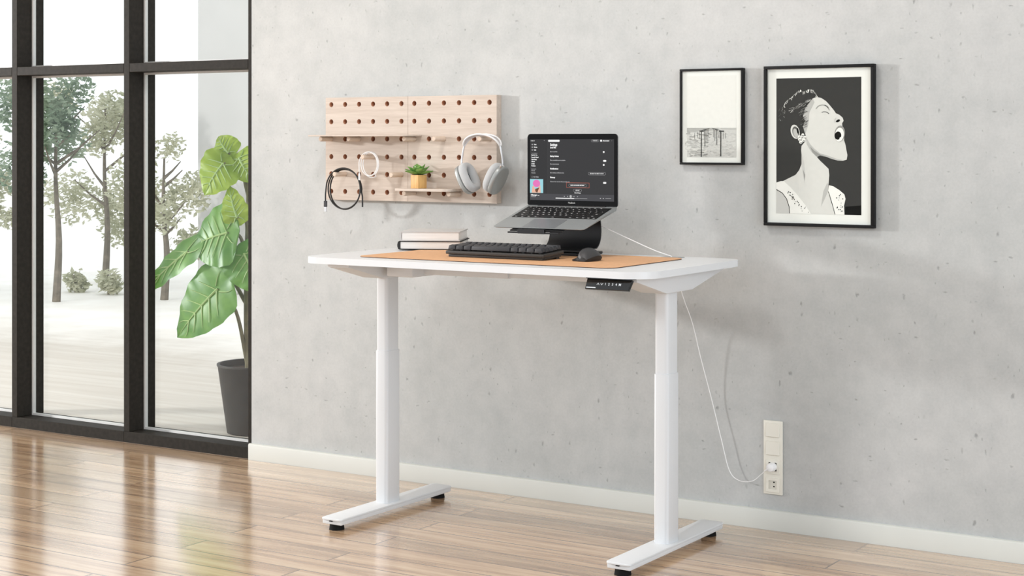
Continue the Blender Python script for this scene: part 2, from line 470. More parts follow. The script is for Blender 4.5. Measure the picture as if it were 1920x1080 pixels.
def shrub(x, y, r, label, seed):
    rnd = random.Random(seed)
    t = thing('garden_shrub', (x, y, 0), label, 'shrub', 'shrubs beyond the terrace')
    bm = BM()
    for k in range(5):
        a = rnd.uniform(0, 2 * PI)
        tube(bm, [(x, y, -.012), (x + math.cos(a) * r * .4, y + math.sin(a) * r * .4, r * 1.1)], [.012, .004], 5)
    obj('stem', bm, M_bark, t)
    obj('foliage', leafcloud([(x, y, r * .7, r * .8), (x + r * .5, y, r * .5, r * .55), (x - r * .5, y + .05, r * .55, r * .5)], 260, .035, rnd), M_fol[seed % 2], t, 0, False)
shrub(-8.0, 5.0, .13, 'left one of the two small shrubs seen through the middle window', 2)
shrub(-7.6, 5.0, .14, 'right one of the two small shrubs seen through the middle window', 4)

bd = thing('garden_building', (-5.9, 5.7, 0), 'pale grey rendered building standing behind the potted plant outside', 'building')
bm = BM(); box(bm, -7.12, -4.0, 5.57, 7.6, -.012, 4.2, .02, 1); obj('wall', bm, M_bldg, bd)
bm = BM(); box(bm, -7.2, -3.95, 5.5, 7.65, 4.2, 4.3, .01, 1); obj('roof', bm, M_bldg, bd)

# elephant ear plant in a dark planter, just outside the right pane
def ear_leaf(bm, vb, base, tip, nrm, width, droop=.06, lobe=.28):
    base, tip, nrm = Vector(base), Vector(tip), Vector(nrm).normalized()
    ax = tip - base; L = ax.length; ax.normalize(); nrm = (nrm - ax * nrm.dot(ax)).normalized(); sd = ax.cross(nrm)
    nu, nv = 16, 8
    def half(u):
        if u < 0: return width * (.62 + .38 * math.cos((u / lobe) * PI * .5)) * max(0.0, 1 - (u / -lobe) ** 4) ** .5 if u > -lobe else 0
        return width * (1 - u ** 1.9) ** .9 * (1 + .1 * u)
    def P(u, s):
        w = half(u)
        off = s * w
        if u < 0: off = math.copysign(max(abs(off), 0), s)
        p = base + ax * (u * L) + sd * off
        p += nrm * (-droop * (u if u > 0 else -u * .5) ** 2 + .10 * width * abs(s) - .10 * width * s * s + .006 * math.sin(u * 22) * abs(s))
        return p
    grid = []
    for i in range(nu + 1):
        u = -lobe + (1 + lobe) * i / nu
        u = min(u, .999)
        row = []
        for j in range(-nv, nv + 1):
            s = j / nv
            # the notch of the heart
            if u < 0 and abs(s) < .12 * (-u / lobe): s = math.copysign(.12 * (-u / lobe), s if s else 1)
            row.append(bm.verts.new(P(u, s)))
        grid.append(row)
    for a, b in zip(grid, grid[1:]):
        for j in range(2 * nv):
            try: bm.faces.new((a[j], a[j + 1], b[j + 1], b[j]))
            except ValueError: pass
    e = nrm * .003
    tube(vb, [P(t / 10, 0) + e for t in range(0, 10)], [.006 * (1 - t / 11) for t in range(10)], 6)
    for u0 in (.02, .18, .34, .5, .66):
        for sg in (-1, 1):
            tube(vb, [P(u0 + k * .045, sg * k / 5.5) + e for k in range(5)], [.0032, .0028, .0022, .0016, .001], 5)
    for sg in (-1, 1):
        tube(vb, [P(-lobe * .8 * k / 5, sg * (.12 + .5 * k / 5)) + e for k in range(5)], [.0032, .0028, .0022, .0016, .001], 5)

pl = thing('potted_plant', (-2.06, .56, -.012), 'big leafy plant in a dark planter outside the window next to the wall', 'plant')
bm = BM()
lathe(bm, [(.12, -.012), (.135, -.010), (.176, .285), (.180, .290), (.180, .298), (.168, .298), (.164, .27), (.10, .262)], (-2.06, .56, 0), n=36)
obj('planter', bm, M_pot, pl)
bm = BM(); lathe(bm, [(.160, .262), (.162, .268), (.05, .276)], (-2.06, .56, 0), n=30); obj('soil', bm, M_soil, pl)
bm = BM()
tube(bm, smooth_path([(-2.085, .54, .26), (-2.088, .53, .5), (-2.078, .52, .8), (-2.07, .52, 1.12)], 5), [.022 - .0006 * i for i in range(16)], 10)
obj('trunk', bm, M_stem, pl)
LEAVES = [  # base, tip, normal, width, material, petiole foot
    ((-2.150, .44, 1.200), (-2.225, .36, 1.080), (.25, -1, .35), .115, M_leafA, (-2.075, .52, 1.05)),
    ((-2.150, .47, 1.245), (-2.225, .45, 1.325), (.3, -1, .1), .075, M_leafA, (-2.075, .52, 1.05)),
    ((-2.085, .47, 1.225), (-2.000, .42, 1.140), (.1, -1, .3), .085, M_leafA, (-2.075, .52, 1.05)),
    ((-2.110, .42, .890), (-2.330, .38, .840), (.35, -1, .45), .155, M_leafB, (-2.080, .52, .70)),
    ((-2.070, .44, .960), (-2.110, .40, 1.090), (.2, -1, .2), .07, M_leafA, (-2.078, .52, .80)),
    ((-2.330, .40, .800), (-2.640, .34, .590), (.3, -.75, .65), .075, M_leafB, (-2.085, .53, .55)),
    ((-2.150, .40, .640), (-2.390, .34, .420), (.35, -1, .5), .145, M_leafB, (-2.09, .53, .29)),
    ((-2.030, .44, .800), (-1.900, .40, .640), (.0, -1, .4), .13, M_leafB, (-2.07, .53, .5)),
]
for base, tip, nrm, w, m, foot in LEAVES:
    bm, vb = BM(), BM()
    ear_leaf(bm, vb, base, tip, nrm, w)
    lf = obj('leaf', bm, m, pl, 60, False)
    bpy.context.view_layer.update()
    obj('vein', vb, M_vein, lf)
    bm = BM()
    mid = (Vector(base) + Vector(foot)) / 2 + Vector((.0, .02, .07))
    pp = smooth_path([foot, mid, base], 6)
    tube(bm, pp, [.010 - .0004 * i for i in range(len(pp))], 8)
    obj('leaf_stalk', bm, M_stem, pl)

# ------------------------------------------------------------------ standing desk
DT = .911                      # desk top height
DX0, DX1, DY0, DY1 = -.677, .645, -.815, -.128
LXS = (-.546, .543)
desk = thing('standing_desk', (-.013, -.48, 0), 'white height adjustable desk standing in front of the concrete wall', 'desk')
bm = BM(); prism(bm, rrect(DX0, DX1, DY0, DY1, [.075, .095, .06, .06], 10), DT - .0215, DT, bev=.0035, seg=3); obj('tabletop', bm, M_top, desk)
bm = BM(); prism(bm, rrect(.372, .447, -.205, -.158, .012, 4), DT, DT + .0015)
gm = obj('cable_grommet', bm, plain('grey_grommet', (150, 152, 152), .5), desk); gm['label'] = 'grey cable grommet'
UND = DT - .0215
bm = BM(); box(bm, -.50, -.02, -.535, -.455, .845, UND - .0005, .003); box(bm, -.05, .50, -.528, -.462, .8475, UND - .0008, .003)
obj('crossbeam', bm, M_white, desk)
bm = BM(); box(bm, -.47, -.36, -.60, -.40, .838, UND - .0006, .006); obj('motor_housing', bm, M_white, desk)
for lx in LXS:
    bm = BM()
    prism(bm, [(-.770, UND - .0003), (-.768, UND - .013), (-.575, .828), (-.395, .828), (-.165, UND - .013), (-.163, UND - .0003)], lx - .046, lx + .046, axis='x', bev=.004)
    br = obj('side_bracket', bm, M_white, desk)
    bm = BM()
    bm.free()
    for yy in (-.70, -.60, -.30):
        bm = BM(); cyl(bm, (lx - .0465, yy, UND - .012), (lx - .0455, yy, UND - .012), .0035, n=10)
        obj('screw', bm, M_dark, br)
    bm = BM(); prism(bm, rrect(lx - .024, lx + .024, -.527, -.452, .012, 5), .560, .8285); obj('upper_leg', bm, M_white, desk)
    bm = BM(); prism(bm, rrect(lx - .0265, lx + .0265, -.530, -.449, .0125, 5), .0415, .571, bev=.001, seg=1); obj('lower_leg', bm, M_white, desk)
    fo = None
    bm = BM(); prism(bm, rrect(lx - .0425, lx + .0425, -.808, -.152, .012, 4), .034, .0415, bev=.002); box(bm, lx - .0395, lx + .0395, -.802, -.158, .0205, .034, .002)
    fo = obj('foot', bm, M_white, desk)
    for yy in (-.775, -.185):
        bm = BM(); cyl(bm, (lx, yy, 0), (lx, yy, .0205), .026, .023, 20); obj('levelling_pad', bm, M_rubber, fo)
    bm = BM(); prism(bm, rrect(lx - .007, lx + .005, .031, .0335, .001, 2), -.8085, -.8015, axis='y'); obj('end_slot', bm, M_dark, fo)

# control panel under the front edge
def text_mesh(s, size, align='LEFT', bold=0.0, mat=None, name='text'):
    cu = bpy.data.curves.new(name, 'FONT'); cu.body = s; cu.size = size; cu.align_x = align; cu.align_y = 'CENTER'
    cu.offset = bold; cu.resolution_u = 2
    o = bpy.data.objects.new(name, cu); COL.objects.link(o)
    bpy.context.view_layer.update()
    me = bpy.data.meshes.new_from_object(o.evaluated_get(bpy.context.evaluated_depsgraph_get()))
    bpy.data.objects.remove(o); bpy.data.curves.remove(cu)
    return me

def add_text(bm, s, size, M, mi=0, align='LEFT', bold=0.0):
    me = text_mesh(s, size, align, bold)
    nv = len(bm.verts); nf = len(bm.faces)
    bm.from_mesh(me); bpy.data.meshes.remove(me)
    bm.verts.ensure_lookup_table(); bm.faces.ensure_lookup_table()
    bmesh.ops.transform(bm, matrix=M, verts=bm.verts[nv:])
    for f in bm.faces[nf:]: f.material_index = mi

def plane_matrix(origin, ex, ey):
    ex, ey = Vector(ex).normalized(), Vector(ey).normalized(); ez = ex.cross(ey)
    m = Matrix((ex, ey, ez)).transposed().to_4x4(); m.translation = Vector(origin); return m

ctl = bpy.data.objects.new('control_panel', None); COL.objects.link(ctl); ctl.parent = desk; ctl.location = Vector((.508, -.80, .87)) - Vector(desk.location)
CM = Matrix.Translation((.508, -.803, .8705)) @ Matrix.Rotation(math.radians(-22), 4, 'X')
bm = BM(); prism(bm, [(-.077, -.0165), (.071, -.0165), (.079, .0165), (-.075, .0165)], 0, .012, axis='y', bev=.0015, M=CM)
box(bm, .430, .586, -.80, -.74, UND - .004, UND - .0004)
obj('panel_body', bm, plain('glossy_black_panel', (14, 15, 16), .12), ctl)
bm = BM()
gm_ = CM @ plane_matrix((0, -.0006, 0), (1, 0, 0), (0, 0, 1))
for s, x in (('^', -.034), ('v', -.0215), ('1', -.009), ('2', .003), ('3', .0155), ('4', .028), ('M', .0405)):
    if s == '^':
        for a, b in (((-.004, -.003), (0, .003)), ((0, .003), (.004, -.003))):
            tube(bm, [gm_ @ Vector((x + a[0], a[1], 0)), gm_ @ Vector((x + b[0], b[1], 0))], .0006, 5)
    elif s == 'v':
        for a, b in (((-.004, .003), (0, -.003)), ((0, -.003), (.004, .003))):
            tube(bm, [gm_ @ Vector((x + a[0], a[1], 0)), gm_ @ Vector((x + b[0], b[1], 0))], .0006, 5)
    else:
        add_text(bm, s, .0105, gm_ @ Matrix.Translation((x, 0, 0)), 0, 'CENTER', .0002)
prism(bm, rrect(-.073, -.0405, -.0135, -.0105, .001, 2), -.0008, -.0001, axis='y', M=CM)
obj('button_legends', bm, screen_mat('lit_legend', (235, 238, 240), 1.0), ctl, 0)

# ------------------------------------------------------------------ desk mat, keyboard, mouse
MZ = DT + .0032
bm = BM(); pts = rrect(-.502, .482, -.733, -.225, .045, 8)
prism(bm, pts, DT + .0003, DT + .0022, mi=1); prism(bm, pts, DT + .0022, MZ, mi=0)
dm = obj('desk_mat', bm, [M_cork, M_matback])
tag(base_origin(dm, (0, -.48, DT)), 'tan leather desk mat with a dark edge lying on the white desk', 'desk mat')

KX0, KX1, KY0, KY1 = -.226, .149, -.590, -.462
kb = thing('mechanical_keyboard', (-.0385, -.526, MZ), 'compact charcoal mechanical keyboard lying on the tan desk mat', 'keyboard')
KT = math.radians(3.0)
KM = Matrix.Translation((KX0, KY0, MZ)) @ Matrix.Rotation(KT, 4, 'X')
KW, KD = KX1 - KX0, KY1 - KY0
bm = BM(); box(bm, .004, KW - .004, .004, KD - .004, .0002, .0085, .0015, 2, M=KM)
box(bm, .006, KW - .006, KD - .03, KD - .012, -.0062, .004, .001, 1, M=KM)
obj('case_bottom', bm, M_kbcase, kb)
bm = BM(); prism(bm, rrect(-.004, KW + .004, -.004, KD + .004, .006, 4), .0095, .0205, bev=.0018, M=KM); obj('case_top', bm, M_kbcase, kb)
U = (KW - .006) / 15
ROWS = [[1.25, 1.25, 1.25, 6.25, 1.25, 1.25, 1.25, 1.25], [2.25] + [1] * 10 + [2.75], [1.75] + [1] * 11 + [2.25], [1.5] + [1] * 12 + [1.5], [1] * 13 + [2]]
cap_mesh = {}
for r, row in enumerate(ROWS):
    x = .003; V = (KD - .004) / 5
    for wdt in row:
        if wdt not in cap_mesh:
            bm = BM(); w = wdt * U - .0021; hgt = .0128
            lo = [(-w / 2, -V / 2 + .001), (w / 2, -V / 2 + .001), (w / 2, V / 2 - .001), (-w / 2, V / 2 - .001)]
            hi = [(-w / 2 + .0026, -V / 2 + .0035), (w / 2 - .0026, -V / 2 + .0035), (w / 2 - .0026, V / 2 - .002), (-w / 2 + .0026, V / 2 - .002)]
            a = [bm.verts.new((*p, 0)) for p in lo]; b = [bm.verts.new((*p, hgt)) for p in hi]
            bm.faces.new(a[::-1]); bm.faces.new(b)
            for i in range(4): bm.faces.new((a[i], a[(i + 1) % 4], b[(i + 1) % 4], b[i]))
            bmesh.ops.bevel(bm, geom=bm.edges[:], offset=.0009, segments=2, affect='EDGES', profile=.5)
            cyl(bm, (0, 0, -.005), (0, 0, .001), .004, n=8)
            bmesh.ops.recalc_face_normals(bm, faces=bm.faces[:])
            me = bpy.data.meshes.new('keycap'); bm.to_mesh(me); bm.free(); me.materials.append(M_cap)
            me.shade_smooth(); me.set_sharp_from_angle(angle=math.radians(40)); cap_mesh[wdt] = me
        c = KM @ Vector((x + wdt * U / 2, .002 + (r + .5) * V, .0245 + (.0012 if r in (0, 4) else 0)))
        o = bpy.data.objects.new('keycap', cap_mesh[wdt]); COL.objects.link(o); o.parent = kb
        o.location = c - Vector(kb.location); o.rotation_euler = (KT + math.radians((4, 2, 0, -2, -4)[r]), 0, 0)
        x += wdt * U

# mouse: asymmetric hump with a thumb wing on its left
mo = thing('computer_mouse', (.285, -.50, MZ), 'graphite ergonomic mouse with a thumb rest lying on the tan desk mat', 'mouse')
bm = BM(); R = []
for y, xl, xr, h, fl in [(-.556, .266, .290, .014, .004), (-.550, .256, .297, .024, .014), (-.538, .251, .302, .033, .022), (-.520, .250, .305, .040, .020), (-.502, .251, .305, .0425, .013),
                         (-.484, .253, .303, .038, .008), (-.470, .256, .300, .029, .004), (-.460, .261, .295, .016, .002)]:
    w = xr - xl
    P_ = [(xl - fl, .0006), (xl - fl - .0005, .0045), (xl - fl * .25, .011), (xl + .001, h * .62), (xl + .006, h * .94), (xl + w * .30, h), (xl + w * .56, h * .97), (xl + w * .80, h * .80), (xr, h * .42), (xr - .001, .006), (xr - .004, .0006)]
    R.append([bm.verts.new((px, y, MZ + pz)) for px, pz in P_])
for p, q in zip(R, R[1:]):
    for i in range(len(p)):
        j = (i + 1) % len(p); f = bm.faces.new((p[i], p[j], q[j], q[i]))
        f.material_index = 1 if i in (1, 2, 8, 9) else 2 if i == 3 else 0
bm.faces.new(R[0]).material_index = 1; bm.faces.new(R[-1][::-1])
obj('body', bm, [M_mouse, M_mousedark, plain('mouse_side_highlight', (92, 93, 95), .4, var=.03)], mo, 28)  # lighter third material paints the light caught on the thumb side
bm = BM(); box(bm, .2515, .2535, -.530, -.512, MZ + .0215, MZ + .0255, .0006, 1); obj('side_button', bm, M_silver, mo)
bm = BM(); cyl(bm, (.272, -.474, MZ + .0285), (.281, -.474, MZ + .0285), .009, n=20); obj('scroll_wheel', bm, M_silver, mo)

# ------------------------------------------------------------------ laptop on its stand
LX0, LX1, HY, HZ, FY, FZ = -.137, .2215, -.222, 1.0765, -.449, 1.0105
lap = thing('laptop', ((LX0 + LX1) / 2, HY, HZ), 'open grey laptop showing a dark settings page on a black stand', 'laptop')
lax = Vector((0, HY - FY, HZ - FZ)); LL = lax.length
LB = plane_matrix((LX0, FY, FZ), (1, 0, 0), lax)   # x along the width, y from front edge to hinge, z = deck normal
LW = LX1 - LX0
def wedge(bm):
    a = rrect(0, LW, 0, LL + .008, .014, 5)
    lo = [bm.verts.new(LB @ Vector((.004 + x * (LW - .008) / LW, .003 + y * .985, -.0035 - .0085 * y / LL))) for x, y in a]
    mi_ = [bm.verts.new(LB @ Vector((x, y, -.0012))) for x, y in a]
    hi = [bm.verts.new(LB @ Vector((x, y, 0))) for x, y in a]
    n = len(a); bm.faces.new(lo[::-1]); bm.faces.new(hi)
    for p, q in ((lo, mi_), (mi_, hi)):
        for i in range(n): bm.faces.new((p[i], p[(i + 1) % n], q[(i + 1) % n], q[i]))
bm = BM(); wedge(bm); obj('base', bm, M_alu, lap, 40)
bm = BM(); prism(bm, rrect(LW * .32, LW * .68, .006, LL * .40, .004, 3), .00015, .0004, M=LB); obj('trackpad', bm, plain('grey_trackpad', (138, 141, 144), .36, .45, var=.01), lap)
WY0, WY1 = LL * .445, LL * .935
bm = BM(); prism(bm, rrect(LW * .035, LW * .965, WY0, WY1, .004, 3), .0001, .0003, M=LB); well = obj('key_well', bm, M_key, lap)
KROW = [('Z', [1.25, 1.25, 1.25, 1.5, 5.2, 1.5, 1.25, 1, 1, 1]), ('', [2.35] + [1] * 10 + [2.35]), ('', [1.85] + [1] * 11 + [1.85]), ('', [1.5] + [1] * 13), ('', [1] * 13 + [1.5]), ('', [1.1] * 1 + [1.03] * 13)]
LET = [['', '', '', '', '', '', '', '', '', ''], list(' ZXCVBNM,./ '), list(' ASDFGHJKL;\' '), list(' QWERTYUIOP[]\\'), list('`1234567890-= '), ['esc'] + ['F%d' % i for i in range(1, 13)] + ['']]
kw0, kw1 = LW * .042, LW * .958
rh = (WY1 - WY0 - .003) / 5.6
lm = {}
legend = BM()
y = WY0 + .0015
for r, (_, row) in enumerate(KROW):
    hh = rh if r < 5 else rh * .6
    uu = (kw1 - kw0) / sum(row); x = kw0
    for i, wd in enumerate(row):
        w = wd * uu - .0022; key = (round(w, 5), round(hh, 5))
        if key not in lm:
            b2 = BM(); prism(b2, rrect(-w / 2, w / 2, -hh / 2 + .0011, hh / 2 - .0011, .0012, 2), .0004, .0011, M=LB.to_3x3().to_4x4())
            bmesh.ops.recalc_face_normals(b2, faces=b2.faces[:])
            me = bpy.data.meshes.new('key'); b2.to_mesh(me); b2.free(); me.materials.append(M_key); lm[key] = me
        c = LB @ Vector((x + wd * uu / 2, y + hh / 2, 0))
        o = bpy.data.objects.new('key', lm[key]); COL.objects.link(o); o.parent = well; o.location = c - Vector(lap.location)
        s = LET[r][i].strip() if i < len(LET[r]) else ''
        if s: add_text(legend, s, .0085 if len(s) == 1 else .005, LB @ Matrix.Translation((x + wd * uu / 2, y + hh / 2, .0012)), 0, 'CENTER', .0002)
        elif r < 4:
            prism(legend, rrect(x + wd * uu / 2 - .004, x + wd * uu / 2 + .004, y + hh * .25, y + hh * .33, .0004, 1), .0011, .00125, M=LB)
        x += wd * uu
    y += hh
obj('key_legends', legend, M_legend, well, 0)
# lid
LZ0, LZ1 = HZ + .0005, 1.3255
bm = BM(); prism(bm, rrect(LX0, LX1, LZ0, LZ1, [.006, .006, .012, .012], 6), HY, HY + .005, axis='y', bev=.0008, seg=1)
lid = obj('lid', bm, plain('dark_grey_lid', (54, 55, 57), .4, .6, var=.03), lap)
bm = BM(); prism(bm, rrect(LX0 + .0012, LX1 - .0012, LZ0 + .0012, LZ1 - .0012, [.005, .005, .011, .011], 6), HY - .0006, HY - .00005, axis='y')
obj('bezel', bm, M_bezel, lid)
bm = BM(); cyl(bm, (LX0 + .045, HY - .001, HZ - .003), (LX1 - .045, HY - .001, HZ - .003), .0052, n=14); obj('hinge', bm, M_black, lap)

LHt = LZ1 - LZ0
def SX(zx): return LX0 + (zx - 107) / 866 * LW
def SZ(zy): return LZ1 - (zy - 55) / 690 * LHt
UI = [screen_mat('screen_grey', (53, 53, 55)), screen_mat('screen_white', (244, 244, 244)), screen_mat('screen_dim', (178, 178, 180)), screen_mat('screen_bar', (72, 72, 76)),
      screen_mat('screen_red', (196, 106, 88)), screen_mat('cover_blue', (158, 216, 226)), screen_mat('cover_pink', (232, 120, 188)), screen_mat('cover_skin', (236, 184, 160)),
      screen_mat('cover_brown', (112, 74, 56)), screen_mat('screen_side', (48, 48, 50))]
bm = BM()
def srect(x0, y0, x1, y1, mi, lay, r=0, seg=3):
    prism(bm, rrect(SX(x0), SX(x1), SZ(y1), SZ(y0), r, seg), HY - .0007 - lay * .00012, HY - .00061 - lay * .00012, axis='y', mi=mi)
def stext(x, y, s, px, mi=1, bold=0.0, align='LEFT', width=None):
    size = px / 866 * LW * 1.08
    n0 = len(bm.verts)
    add_text(bm, s, size, plane_matrix((SX(x), HY - .00125, SZ(y)), (1, 0, 0), (0, 0, 1)), mi, align, bold)
    if width:
        bm.verts.ensure_lookup_table(); vs = bm.verts[n0:]
        cur = max(v.co.x for v in vs) - SX(x); k = width / 866 * LW / cur
        for v in vs: v.co.x = SX(x) + (v.co.x - SX(x)) * k
def outline(x0, y0, x1, y1, mi, t, r, lay=3):
    o = rrect(SX(x0), SX(x1), SZ(y1), SZ(y0), r, 4); q = rrect(SX(x0) + t, SX(x1) - t, SZ(y1) + t, SZ(y0) - t, max(r - t, 0.00005), 4)
    yy = HY - .0007 - lay * .00012
    a = [bm.verts.new((p[0], yy, p[1])) for p in o]; b = [bm.verts.new((p[0], yy, p[1])) for p in q]
    for i in range(len(a)):
        f = bm.faces.new((a[i], a[(i + 1) % len(a)], b[(i + 1) % len(a)], b[i])); f.material_index = mi
srect(133, 107, 942, 695, 0, 0)
srect(133, 107, 300, 632, 9, 1)
srect(133, 634, 942, 695, 3, 1)
for x, c in ((146, 1), (160, 1), (174, 1)): srect(x - 4, 118, x + 4, 126, c, 3, .0012)
stext(270, 120, '<', 14, 1); srect(312, 112, 425, 132, 1, 3, .003)
outline(727, 110, 800, 134, 2, .0005, .0045); stext(742, 122, 'UPGRADE', 8, 1, .00015, width=45)
srect(812, 112, 830, 130, 1, 3, .002); stext(836, 122, 'Account', 13, 1, .0003, width=62); stext(918, 121, 'v', 12, 2)
for yy, s, w in ((158, 'Home', 24), (184, 'Browse', 32), (211, 'Radio', 22)):
    srect(150, yy - 6, 161, yy + 6, 2, 3, .0015); stext(173, yy, s, 14, 1, .0003, width=w)
stext(148, 244, 'YOUR LIBRARY', 9, 2, .0001, width=60)
for yy, s, w in ((261, 'Made For You', 58), (282, 'Recently Played', 70), (303, 'Liked Songs', 52), (323, 'Albums', 34), (345, 'Artists', 32), (365, 'Podcasts', 40)):
    stext(148, yy, s, 13, 1, .0003, width=w)
stext(148, 397, 'PLAYLISTS', 9, 2, .0001, width=46)
stext(148, 412, 'Discover', 12, 2, .0002, width=36); stext(148, 433, 'Favourites', 12, 2, .0002, width=40)
outline(148, 464, 162, 480, 2, .0005, .0025); stext(168, 472, 'New Playlist', 12, 2, .0002, width=52)
srect(133, 493, 263, 627, 5, 2)
prism(bm, [(SX(198 + 36 * math.cos(t * PI / 12)), SZ(535 + 36 * math.sin(t * PI / 12))) for t in range(24)], HY - .00122, HY - .00113, axis='y', mi=6)
for q, mi in (([(150, 625), (158, 565), (172, 553), (182, 590), (205, 600), (222, 560), (236, 552), (240, 625)], 7), ([(186, 588), (226, 574), (205, 627), (186, 610)], 8)):
    prism(bm, [(SX(a), SZ(b)) for a, b in q], HY - (.00140 if mi == 8 else .00132), HY - (.00133 if mi == 8 else .00123), axis='y', mi=mi)
stext(144, 647, 'Mango ...', 14, 1, .0004, width=82); stext(144, 663, 'Feathers', 10, 2, .0002, width=46)
stext(332, 161, 'Settings', 27, 1, .0006, width=70); stext(332, 188, 'Local Files', 16, 1, .0005, width=58)
stext(332, 227, 'Show Local Files', 11, 2, .0002, width=70)
stext(332, 271, 'Display Options', 15, 1, .0005, width=84)
stext(332, 309, 'Show unavailable songs in playlists', 11, 2, .0002, width=148)
stext(332, 346, 'Show announcements', 11, 2, .0002, width=86)
stext(332, 391, 'Notifications', 15, 1, .0005, width=80)
stext(332, 430, 'Show desktop notifications here', 11, 2, .0002, width=136)
stext(332, 475, 'Privacy', 15, 1, .0005, width=50)
stext(332, 515, 'Choose who can see what you play now', 11, 2, .0002, width=190)
for xx, yy, w in ((846, 228, 8), (855, 312, 15), (846, 350, 8), (855, 520, 15)): srect(xx - w, yy - 9, xx + w, yy + 9, 1, 3, .003)
outline(698, 421, 865, 447, 2, .0006, .0045); stext(716, 434, 'SEE WHAT YOU NEED TO KNOW', 9, 1, .0002, width=130)
outline(490, 522, 710, 571, 4, .001, .0002); outline(512, 535, 682, 562, 2, .0006, .0045); stext(530, 548, 'SHOW ADVANCED SETTINGS', 9, 1, .0003, width=132)
outline(555, 584, 638, 607, 2, .0006, .0045); stext(578, 595, 'LOG OUT', 9, 1, .0002, width=38); stext(568, 619, 'About this app', 10, 1, .0003, width=60)
for xx in (470, 501, 563, 597): srect(xx - 5, 651, xx + 5, 659, 2, 3, .001)
outline(520, 643, 544, 667, 1, .0008, .0046); srect(528, 650, 536, 660, 1, 3)
srect(385, 671, 690, 675, 2, 2); srect(385, 669, 565, 677, 1, 3, .001)
for xx in (815, 842): srect(xx - 5, 662, xx + 5, 672, 2, 3, .001)
srect(862, 665, 915, 669, 2, 3)
obj('screen', bm, UI, lid, 0, False)
bm = BM(); add_text(bm, 'MacBook', .0075, plane_matrix(((LX0 + LX1) / 2, HY - .0008, LZ0 + .0105), (1, 0, 0), (0, 0, 1)), 0, 'CENTER')
obj('bezel_lettering', bm, M_bead, lid, 0)

# laptop stand: one bent plate on a foot plate
st = thing('laptop_stand', (.04, -.26, MZ), 'black curved metal stand under the laptop on the desk mat', 'laptop stand')
und = lambda y: FZ + (y - FY) * (HZ - FZ) / (HY - FY) - .0048 - .0088 * (y - FY) / (HY - FY)
prof = [(-.458, und(-.458) - .0005), (-.36, und(-.36)), (-.25, und(-.25)), (-.222, und(-.222)), (-.204, 1.040), (-.196, 1.015), (-.194, .990), (-.198, .965), (-.210, .945), (-.228, .933), (-.25, .9285), (-.30, .9275), (-.335, .9275)]
pr = smooth_path([(0, y, z) for y, z in prof], 4); pr = [(p.y, p.z) for p in pr]
def offset(pts, d):
    out = []
    for i, p in enumerate(pts):
        a = Vector(pts[max(0, i - 1)]); b = Vector(pts[min(len(pts) - 1, i + 1)]); t = (b - a).normalized()
        out.append((p[0] - t.y * d, p[1] + t.x * d))
    return out
inner = offset(pr, -.0042)
SX0, SX1 = -.060, .144
bm = BM()
pa = pr + inner[::-1]
A_ = [[bm.verts.new((x, y, z)) for y, z in pa] for x in (SX0, SX1)]
n = len(pr); m2 = len(pa)
for i in range(m2):
    j = (i + 1) % m2
    bm.faces.new((A_[0][i], A_[0][j], A_[1][j], A_[1][i]))
for X in A_:
    for i in range(n - 1): bm.faces.new((X[i], X[i + 1], X[m2 - 2 - i], X[m2 - 1 - i]))
obj('curved_plate', bm, M_stand, st, 40)
bm = BM(); prism(bm, rrect(SX0 - .004, SX1 + .008, -.345, -.178, [.02, .02, .03, .03], 6), MZ + .0006, .9232, bev=.002); obj('foot_plate', bm, M_stand, st)
bm = BM()
fz = und(-.458)
box(bm, -.066, .132, -.4645, -.452, fz - .011, fz - .0058, .001, 1); box(bm, -.026, .078, -.4665, -.4535, fz - .0115, fz + .004, .0012, 1)
obj('front_lip', bm, M_stand, st)

# ------------------------------------------------------------------ two books, turned, behind the mat's left corner
def book(loc, w, d, t, cov, label, name='hardcover_book', ang=25.8):
    b = thing(name, loc, label, 'book', 'books stacked on the desk')
    M = Matrix.Translation(loc) @ Matrix.Rotation(math.radians(ang), 4, 'Z')
    c = .0030
    bm = BM()
    sp = [(0, c), (-.003, c * 2), (-.005, t * .35), (-.005, t * .65), (-.003, t - c * 2), (0, t - c)]
    prism(bm, [(w, 0), (w, c), (.006, c), (.003, c * 1.6), (.0022, t / 2), (.003, t - c * 1.6), (.006, t - c), (w, t - c), (w, t), (.0, t), (-.0045, t - .0025), (-.007, t * .6), (-.007, t * .4), (-.0045, .0025), (.0, 0)], 0, d, axis='y', M=M)
    obj('cover', bm, cov, b, 30)
    bm = BM(); box(bm, .0040, w - .004, .003, d - .003, c + .0001, t - c - .0001, M=M); obj('pages', bm, M_pages, b, 0)
    return b
book((-.571, -.388, MZ + .0004), .222, .215, .0305, [M_bookdark, ][0], 'lower hardcover book with pale pages and dark boards lying on the desk')
book((-.566, -.386, MZ + .0314), .212, .212, .0335, M_bookcov, 'upper hardcover book with grey cover lying on the other book')

